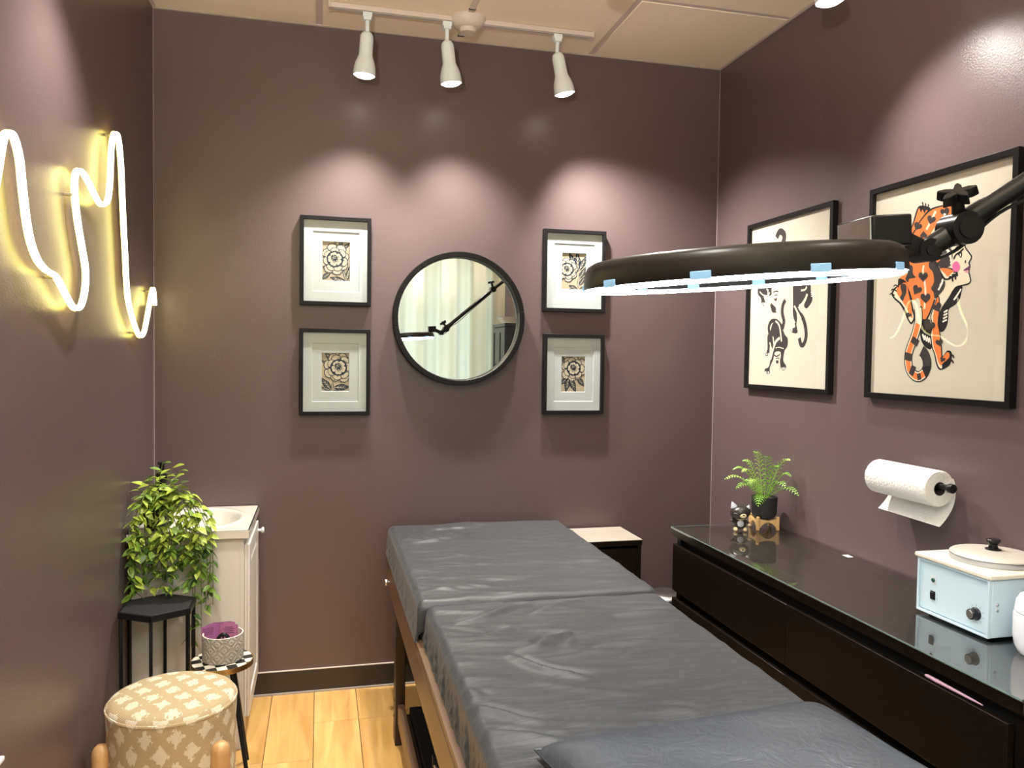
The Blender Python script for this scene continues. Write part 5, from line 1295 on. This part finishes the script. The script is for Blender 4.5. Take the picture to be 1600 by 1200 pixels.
# ------------------------------------------------------------------ paper towel on its wall holder
def towel():
    cx, cz, y1, y0, R = 2.463, 1.118, -1.290, -1.556, 0.0545
    t = thing('towel_holder', 'black wall-mounted rod holding the paper towel roll', 'holder', (W, -1.26, cz))
    MB().lathe([(0, 0), (0.026, 0), (0.026, 0.005), (0.022, 0.008), (0, 0.009)], (W-0.0003, -1.262, cz), (-1,0,0), 24).build('wall_plate', 'black_metal', t, smooth=True)
    MB().tube(smooth_path([(W-0.006, -1.262, cz), (2.49, -1.262, cz), (cx+0.008, -1.264, cz), (cx, -1.275, cz), (cx, -1.30, cz)], 6), 0.0085, 12).build('bracket_arm', 'black_metal', t, smooth=True)
    MB().cyl((cx, -1.29, cz), (cx, -1.596, cz), 0.0085, n=16).build('rod', 'black_metal', t, smooth=True)
    MB().lathe([(0, 0), (0.013, 0), (0.0138, 0.002), (0.0138, 0.014), (0.0125, 0.016), (0, 0.0165)], (cx, -1.592, cz), (0,-1,0), 24).build('end_knob', 'black_metal', t, smooth=True)
    r = thing('paper_towel_roll', 'white paper towel roll with its end sheet hanging on the right wall', 'paper towel', (cx, (y0+y1)/2, cz-R))
    MB().lathe([(0.0205, y1), (R-0.003, y1), (R, y1-0.004), (R, y0+0.004), (R-0.003, y0), (0.0205, y0)], (cx, 0, cz-0.0105+0.002), (0,1,0), 56).build('roll', 'towel_paper', r, smooth=True)
    MB().lathe([(0.0203, y1+0.0004), (0.0185, y1+0.0004), (0.0185, y0-0.0004), (0.0203, y0-0.0004)], (cx, 0, cz-0.0085), (0,1,0), 32).build('cardboard_core', 'cardboard_core', r, smooth=True)
    zc = cz-0.0085
    def F(u, v):
        # leaves the back of the roll, drops and swings forward at its free edge
        y = y1 + (y0-y1)*u - 0.004*v*math.sin(u*3)
        if v < 0.35: a = 0.55 - (v/0.35)*0.55; x = cx + (R+0.0012)*math.cos(a); z = zc + (R+0.0012)*math.sin(a)
        else:
            s = (v-0.35)/0.65; x = cx + R + 0.0012 + 0.010*math.sin(s*PI*0.6) - 0.062*s*s; z = zc - 0.108*s - 0.006*u*s
        return Vector((min(x, W-0.004), y, z))
    MB().grid(F, 14, 22).build('hanging_sheet', 'towel_paper', r, smooth=True, fix=False, sharp=180)
towel()

# ------------------------------------------------------------------ wax warmers
def warmer():
    x0, x1, ya, yb, z0, z1 = 2.305, 2.536, -1.905, -1.662, GZ+0.008, GZ+0.156
    t = thing('wax_warmer', 'boxy pale wax warmer with round lid and dial, blue lamp cast in its colour', 'wax warmer', ((x0+x1)/2, (ya+yb)/2, GZ))
    m = MB(); P = lambda u, w, d: Vector((x0-d+0.0, yb-u, z0+w)); L = yb-ya; h = z1-z0
    box('housing', 'warmer_blue_cast', t, (x0+0.004, x1, ya, yb, z0, z1), bevel=0.003)
    framebar(MB(), P, 0, L, 0, h, 0.006, -0.004, 0.005).build('front_flange', 'warmer_blue_cast', t, bevel=0.001)
    slab(MB(), P, 0.007, L-0.007, 0.009, h-0.007, -0.0038, -0.0005).build('front_panel', 'warmer_blue_cast', t)
    box('top_plate', 'warmer_cream', t, (x0-0.010, x1+0.003, ya-0.006, yb+0.008, z1+0.0004, z1+0.0135), bevel=0.004)
    for x in (x0+0.03, x1-0.03):
        for y in (ya+0.025, yb-0.025): MB().cyl((x, y, GZ+0.0002), (x, y, z0), 0.009, 0.010, 14).build('foot', 'black_plastic', t, smooth=True)
    def at(u, w): return Vector((x0+0.0005, yb-u, z0+w))
    dl = MB().lathe([(0, 0), (0.0165, 0), (0.0165, 0.003), (0.0145, 0.005), (0.0135, 0.018), (0.0115, 0.020), (0, 0.020)], at(0.200, 0.050), (-1,0,0), 28).build('dial', 'black_plastic', t, smooth=True)
    MB().lathe([(0, 0.0202), (0.0105, 0.0202), (0.0098, 0.0218), (0, 0.022)], at(0.200, 0.050), (-1,0,0), 24).build('dial_cap', 'brushed_steel', dl, smooth=True)
    for k in range(9):
        a = math.radians(225 - k*33.75); d = Vector((0, -math.cos(a), math.sin(a)))
        MB().obox(at(0.200, 0.050) + d*0.0225 + Vector((-0.0002, 0, 0)), Vector((0.0003,0,0)), d*0.0026, d.cross(Vector((1,0,0)))*0.0007).build('tick', 'tick_grey', t)
    sw = slab(MB(), P, 0.047, 0.063, 0.042, 0.066, -0.0003, 0.0025).build('switch', 'black_plastic', t, bevel=0.001)
    P2 = lambda u, w, d: P(u, w, d)
    MB().obox(at(0.055, 0.054) + Vector((-0.0042, 0, 0)), Vector((0.0015, 0, 0.0006)), (0, 0.0055, 0), Vector((-0.0006, 0, 0.0085))).build('rocker', 'black_metal', sw)
    for w in (0.049, 0.060): slab(MB(), P, 0.068, 0.072, w, w+0.0012, -0.0004, 0.0002).build('switch_mark', 'tick_grey', t)
    slab(MB(), P, 0.046, 0.064, 0.086, 0.108, -0.0003, 0.0004).build('light_label', 'white_plastic', t)
    MB().lathe([(0, 0), (0.0065, 0), (0.0062, 0.0025), (0.0045, 0.0042), (0, 0.005)], at(0.055, 0.096), (-1,0,0), 20).build('pilot_light', 'green_lens', t, smooth=True)
    for z in (z0+0.070, z0+0.084): MB().lathe([(0, 0), (0.0042, 0), (0.0035, 0.0015), (0, 0.002)], (x0+0.022, ya, z), (0,-1,0), 14).build('screw', 'brushed_steel', t, smooth=True)
    cx, cy, zt, R = 2.432, -1.783, z1+0.0138, 0.103
    MB().lathe([(0, 0), (R, 0), (R+0.001, 0.002), (R+0.001, 0.013), (R-0.002, 0.0145), (0, 0.0145)], (cx, cy, zt), n=56).build('pot_rim', 'lid_rim', t, smooth=True)
    ld = MB().lathe([(R-0.0005, 0.0148), (R+0.0005, 0.017), (R-0.004, 0.0205), (R-0.03, 0.0255), (0.03, 0.0285), (0, 0.029)], (cx, cy, zt), n=56).build('lid', 'lid_satin', t, smooth=True)
    MB().lathe([(0, 0.0285), (0.019, 0.0285), (0.0195, 0.031), (0.012, 0.034), (0.0105, 0.040), (0.0115, 0.044), (0.0165, 0.049), (0.0175, 0.055), (0.0155, 0.0575), (0, 0.058)], (cx, cy, zt), n=28).build('lid_knob', 'black_plastic', ld, smooth=True)
warmer()
def small_warmer():
    c = Vector((2.366, -2.012, GZ)); R = 0.072
    t = thing('wax_pot', 'rounded white wax heater cut by the right edge of the frame', 'wax warmer', c)
    MB().lathe([(0, 0), (R-0.018, 0), (R-0.012, 0.004), (R-0.004, 0.020), (R, 0.045), (R, 0.095), (R-0.002, 0.102), (0, 0.102)], c, n=44).build('body', 'white_plastic', t, smooth=True)
    ld = MB().lathe([(R-0.004, 0.1025), (R-0.002, 0.104), (R-0.0055, 0.128), (R-0.012, 0.140), (R-0.030, 0.147), (0, 0.149)], c, n=44).build('lid', 'white_plastic', t, smooth=True)
    box('lid_handle', 'brushed_steel', ld, (c.x-0.03, c.x+0.03, c.y-0.007, c.y+0.007, c.z+0.1492, c.z+0.160), bevel=0.002)
    d = Vector((-0.86, -0.50, 0)).normalized(); p = c + d*(R-0.0025) + Vector((0,0,0.045))
    dl = MB().lathe([(0, 0), (0.022, 0), (0.021, 0.007), (0.017, 0.010), (0, 0.0105)], p, d, 28).build('dial', 'violet_plastic', t, smooth=True)
    MB().lathe([(0.024, 0), (0.0275, 0), (0.0275, 0.003), (0.024, 0.0035)], p, d, 28).build('dial_ring', 'tick_grey', t, smooth=True)
small_warmer()

# ------------------------------------------------------------------ ring lamp on its jointed arm
def ring_lamp():
    n = Vector((-0.075, -0.023, 0.997)).normalized(); e1 = Vector((0.861, -0.506, 0.053)); e1 = (e1 - n*e1.dot(n)).normalized(); e2 = n.cross(e1)
    c = Vector((1.286, -2.454, 1.603)) - e1*0.012; R = 0.228
    t = thing('ring_lamp', 'black ring lamp with glowing white LEDs on a jointed arm', 'lamp', (2.36, -2.88, 1.752))
    MB().lathe([(R, 0.0), (R+0.001, 0.004), (R-0.0015, 0.024), (R-0.006, 0.033), (R-0.015, 0.038), (R-0.040, 0.0385), (R-0.049, 0.034), (R-0.052, 0.024), (R-0.052, 0.0), (R-0.046, 0.006), (R-0.006, 0.006), (R, 0.0)], c, n, 96).build('ring_housing', 'ring_shell', t, smooth=True)
    MB().lathe([(R-0.0035, 0.004), (R-0.0035, -0.002), (R-0.008, -0.0048), (R-0.044, -0.0048), (R-0.0485, -0.002), (R-0.0485, 0.004)], c, n, 96).build('led_ring', 'led_white', t, smooth=True)
    def at(ang, r, h): return c + (e1*math.cos(ang) + e2*math.sin(ang))*r + n*h
    for k in range(10):
        a = 0.13 + 2*PI*k/10; d = (e1*math.cos(a) + e2*math.sin(a)); s = d.cross(n)
        MB().obox(at(a, R-0.004, 0.0035), d*0.0062, s*0.013, n*0.0052).build('clip', 'lit_clip', t, bevel=0.001)
        MB().obox(at(a, R-0.051, 0.0035), d*0.004, s*0.010, n*0.0048).build('clip', 'lit_clip', t)
    # electronics box standing on the ring, with its chrome end plate
    J = Vector((1.559, -2.490, 1.658)); v = Vector((0.724, -0.383, 0.574)).normalized()
    ja = math.atan2((J-c).dot(e2), (J-c).dot(e1)); d = (e1*math.cos(ja) + e2*math.sin(ja)); s = n.cross(d)
    b = at(ja, R-0.022, 0.062)
    bxo = MB().obox(b + d*0.008, d*0.030, s*0.050, n*0.0225).build('control_box', 'black_plastic', t, bevel=0.003)
    MB().obox(b - d*0.0235, d*0.0012, s*0.046, n*0.0195).build('chrome_plate', 'chrome', bxo)
    # clevis, first hinge, second hinge, star knob
    p0 = b + d*0.038 - n*0.004; h1 = J + Vector((0.004, 0, -0.002)); h2 = J + v*0.062 + Vector((0, 0, -0.006))
    MB().obox((p0+h1)/2, (h1-p0)*0.62, s*0.014, n*0.0135).build('clevis', 'black_metal', t, bevel=0.003)
    MB().cyl(h1 - s*0.019, h1 + s*0.019, 0.0175, n=24).build('hinge', 'black_plastic', t, smooth=True)
    MB().cyl(h1 - s*0.0215, h1 + s*0.0215, 0.0085, n=8).build('hinge_bolt', 'black_metal', t)
    MB().tube([h1, (h1+h2)/2, h2], [0.0155, 0.0165, 0.018], 16).build('link', 'black_plastic', t, smooth=True)
    MB().cyl(h2 - s*0.022, h2 + s*0.022, 0.0245, n=28).build('hinge', 'black_plastic', t, smooth=True)
    MB().cyl(h2 - s*0.0245, h2 + s*0.0245, 0.0155, n=24).build('hinge_cap', 'black_metal', t, smooth=True)
    MB().lathe([(0, 0), (R-0.0, 0)], c, n, 3) if False else None
    ku = (n*0.82 + Vector((-0.40, -0.32, 0))).normalized(); k0 = h2 + n*0.018
    MB().cyl(k0, k0 + ku*0.030, 0.010, 0.008, 14).build('knob_stem', 'black_metal', t, smooth=True)
    def star(o, axis, name):
        a1 = axis.orthogonal().normalized(); a2 = axis.cross(a1)
        poly = []
        for i in range(20):
            a = 2*PI*i/20; r = 0.0205 + 0.0100*math.cos(5*a); poly.append((r*math.cos(a), r*math.sin(a)))
        MB().prism(poly, lambda x, y: o + a1*x + a2*y, lambda x, y: o + a1*x*0.92 + a2*y*0.92 + axis*0.016).build(name, 'black_plastic', t, bevel=0.002)
    star(k0 + ku*0.028, ku, 'star_knob')
    J2 = Vector((2.016, -2.732, 2.020))
    a0 = J + v*0.075; a1 = J2 - v*0.03
    MB().tube([a0, a0+v*0.02, a1], [0.0120, 0.0142, 0.0142], 18).build('arm_tube', 'black_plastic', t, smooth=True)
    MB().cyl(a0 + v*0.004, a0 + v*0.03, 0.0175, 0.0160, 18).build('arm_socket', 'black_plastic', t, smooth=True)
    MB().tube(smooth_path([h1 - n*0.016 + d*0.01, h2 - n*0.028, a0 + v*0.05 - n*0.020, a0 + v*0.14 - n*0.030, a0 + v*0.30 - n*0.0225, a1 - n*0.020], 6), 0.0026, 8).build('cable', 'black_plastic', t, smooth=True)
    for q in (0.03, 0.17): MB().cyl(a0 + v*q, a0 + v*(q+0.006), 0.0150, n=16).build('arm_band', 'brushed_steel' if False else 'black_metal', t, smooth=True)
    # second joint, upper link and the post clamped on the tall cabinet (outside the frame, seen in the round mirror)
    MB().cyl(J2 - s*0.024, J2 + s*0.024, 0.024, n=24).build('hinge', 'black_plastic', t, smooth=True)
    k1 = J2 + Vector((0, 0, 0.02)); MB().cyl(k1, k1 + Vector((-0.01, 0, 0.032)), 0.009, n=12).build('knob_stem', 'black_metal', t, smooth=True)
    star(k1 + Vector((-0.01, 0, 0.030)), Vector((-0.2, 0, 1)).normalized(), 'star_knob')
    J3 = J2 + Vector((0.20, -0.106, 0.150)); base = Vector((2.36, -2.88, 1.752))
    MB().tube([J2, J3], 0.014, 16).build('arm_tube', 'black_plastic', t, smooth=True)
    MB().cyl(J3 - s*0.02, J3 + s*0.02, 0.022, n=20).build('hinge', 'black_plastic', t, smooth=True)
    MB().tube(smooth_path([J3, Vector((2.33, -2.87, 2.10)), base + Vector((0, 0, 0.20)), base + Vector((0,0,0.02))], 6), 0.014, 14).build('post', 'black_plastic', t, smooth=True)
    MB().lathe([(0, 0), (0.07, 0), (0.07, 0.012), (0.03, 0.02), (0.02, 0.05), (0, 0.05)], base, n=32).build('clamp_base', 'black_metal', t, smooth=True)
ring_lamp()

# ------------------------------------------------------------------ tall dark cabinet behind the camera side, seen in the mirror
def tall_cabinet():
    x0, x1, y0, y1, z = 2.105, W-0.008, -3.10, -2.64, 1.750
    t = thing('tall_cabinet', 'tall black cabinet with panelled doors, seen only in the round mirror', 'cabinet', ((x0+x1)/2, (y0+y1)/2, 0))
    box('carcass', 'wardrobe_black', t, (x0+0.018, x1, y0+0.006, y1-0.006, 0.0, z-0.028), bevel=0.001)
    box('top_board', 'wardrobe_black', t, (x0-0.006, x1, y0, y1, z-0.0275, z), bevel=0.002)
    for a, b in ((y0+0.008, (y0+y1)/2-0.001), ((y0+y1)/2+0.001, y1-0.008)):
        d = box('door', 'wardrobe_black', t, (x0+0.001, x0+0.0175, a, b, 0.06, z-0.032), bevel=0.001)
        P = lambda u, w, dd: Vector((x0+0.001-dd, a+u, 0.06+w))
        framebar(MB(), P, 0, b-a, 0, z-0.092, 0.04, 0.0, 0.006).build('door_frame', 'wardrobe_black', d)
    for y in ((y0+y1)/2-0.03, (y0+y1)/2+0.03): MB().cyl((x0-0.022, y, 1.30), (x0-0.022, y, 1.42), 0.006, n=10).build('door_handle', 'black_metal', t, smooth=True)
tall_cabinet()
def white_drawers():
    t = thing('white_storage_tower', 'white plastic storage tower by the left wall, cut by the lower left corner', 'storage', (0.055, -2.1, 0))
    x0, x1, y0, y1, z = 0.016, 0.1005, -2.32, -1.882, 0.7265
    box('body', 'white_plastic', t, (x0, x1-0.012, y0, y1, 0.0, z-0.010), bevel=0.004)
    box('top', 'white_plastic', t, (x0-0.004, x1, y0-0.003, y1+0.002, z-0.0098, z), bevel=0.003)
    for za in (0.03, 0.26, 0.49): 
        d = box('drawer', 'white_plastic', t, (x1-0.0118, x1-0.001, y0+0.01, y1-0.01, za, za+0.215), bevel=0.002)
        box('drawer_pull', 'white_plastic', d, (x1-0.001, x1+0.006, -2.15, -2.05, za+0.17, za+0.185), bevel=0.002)
white_drawers()
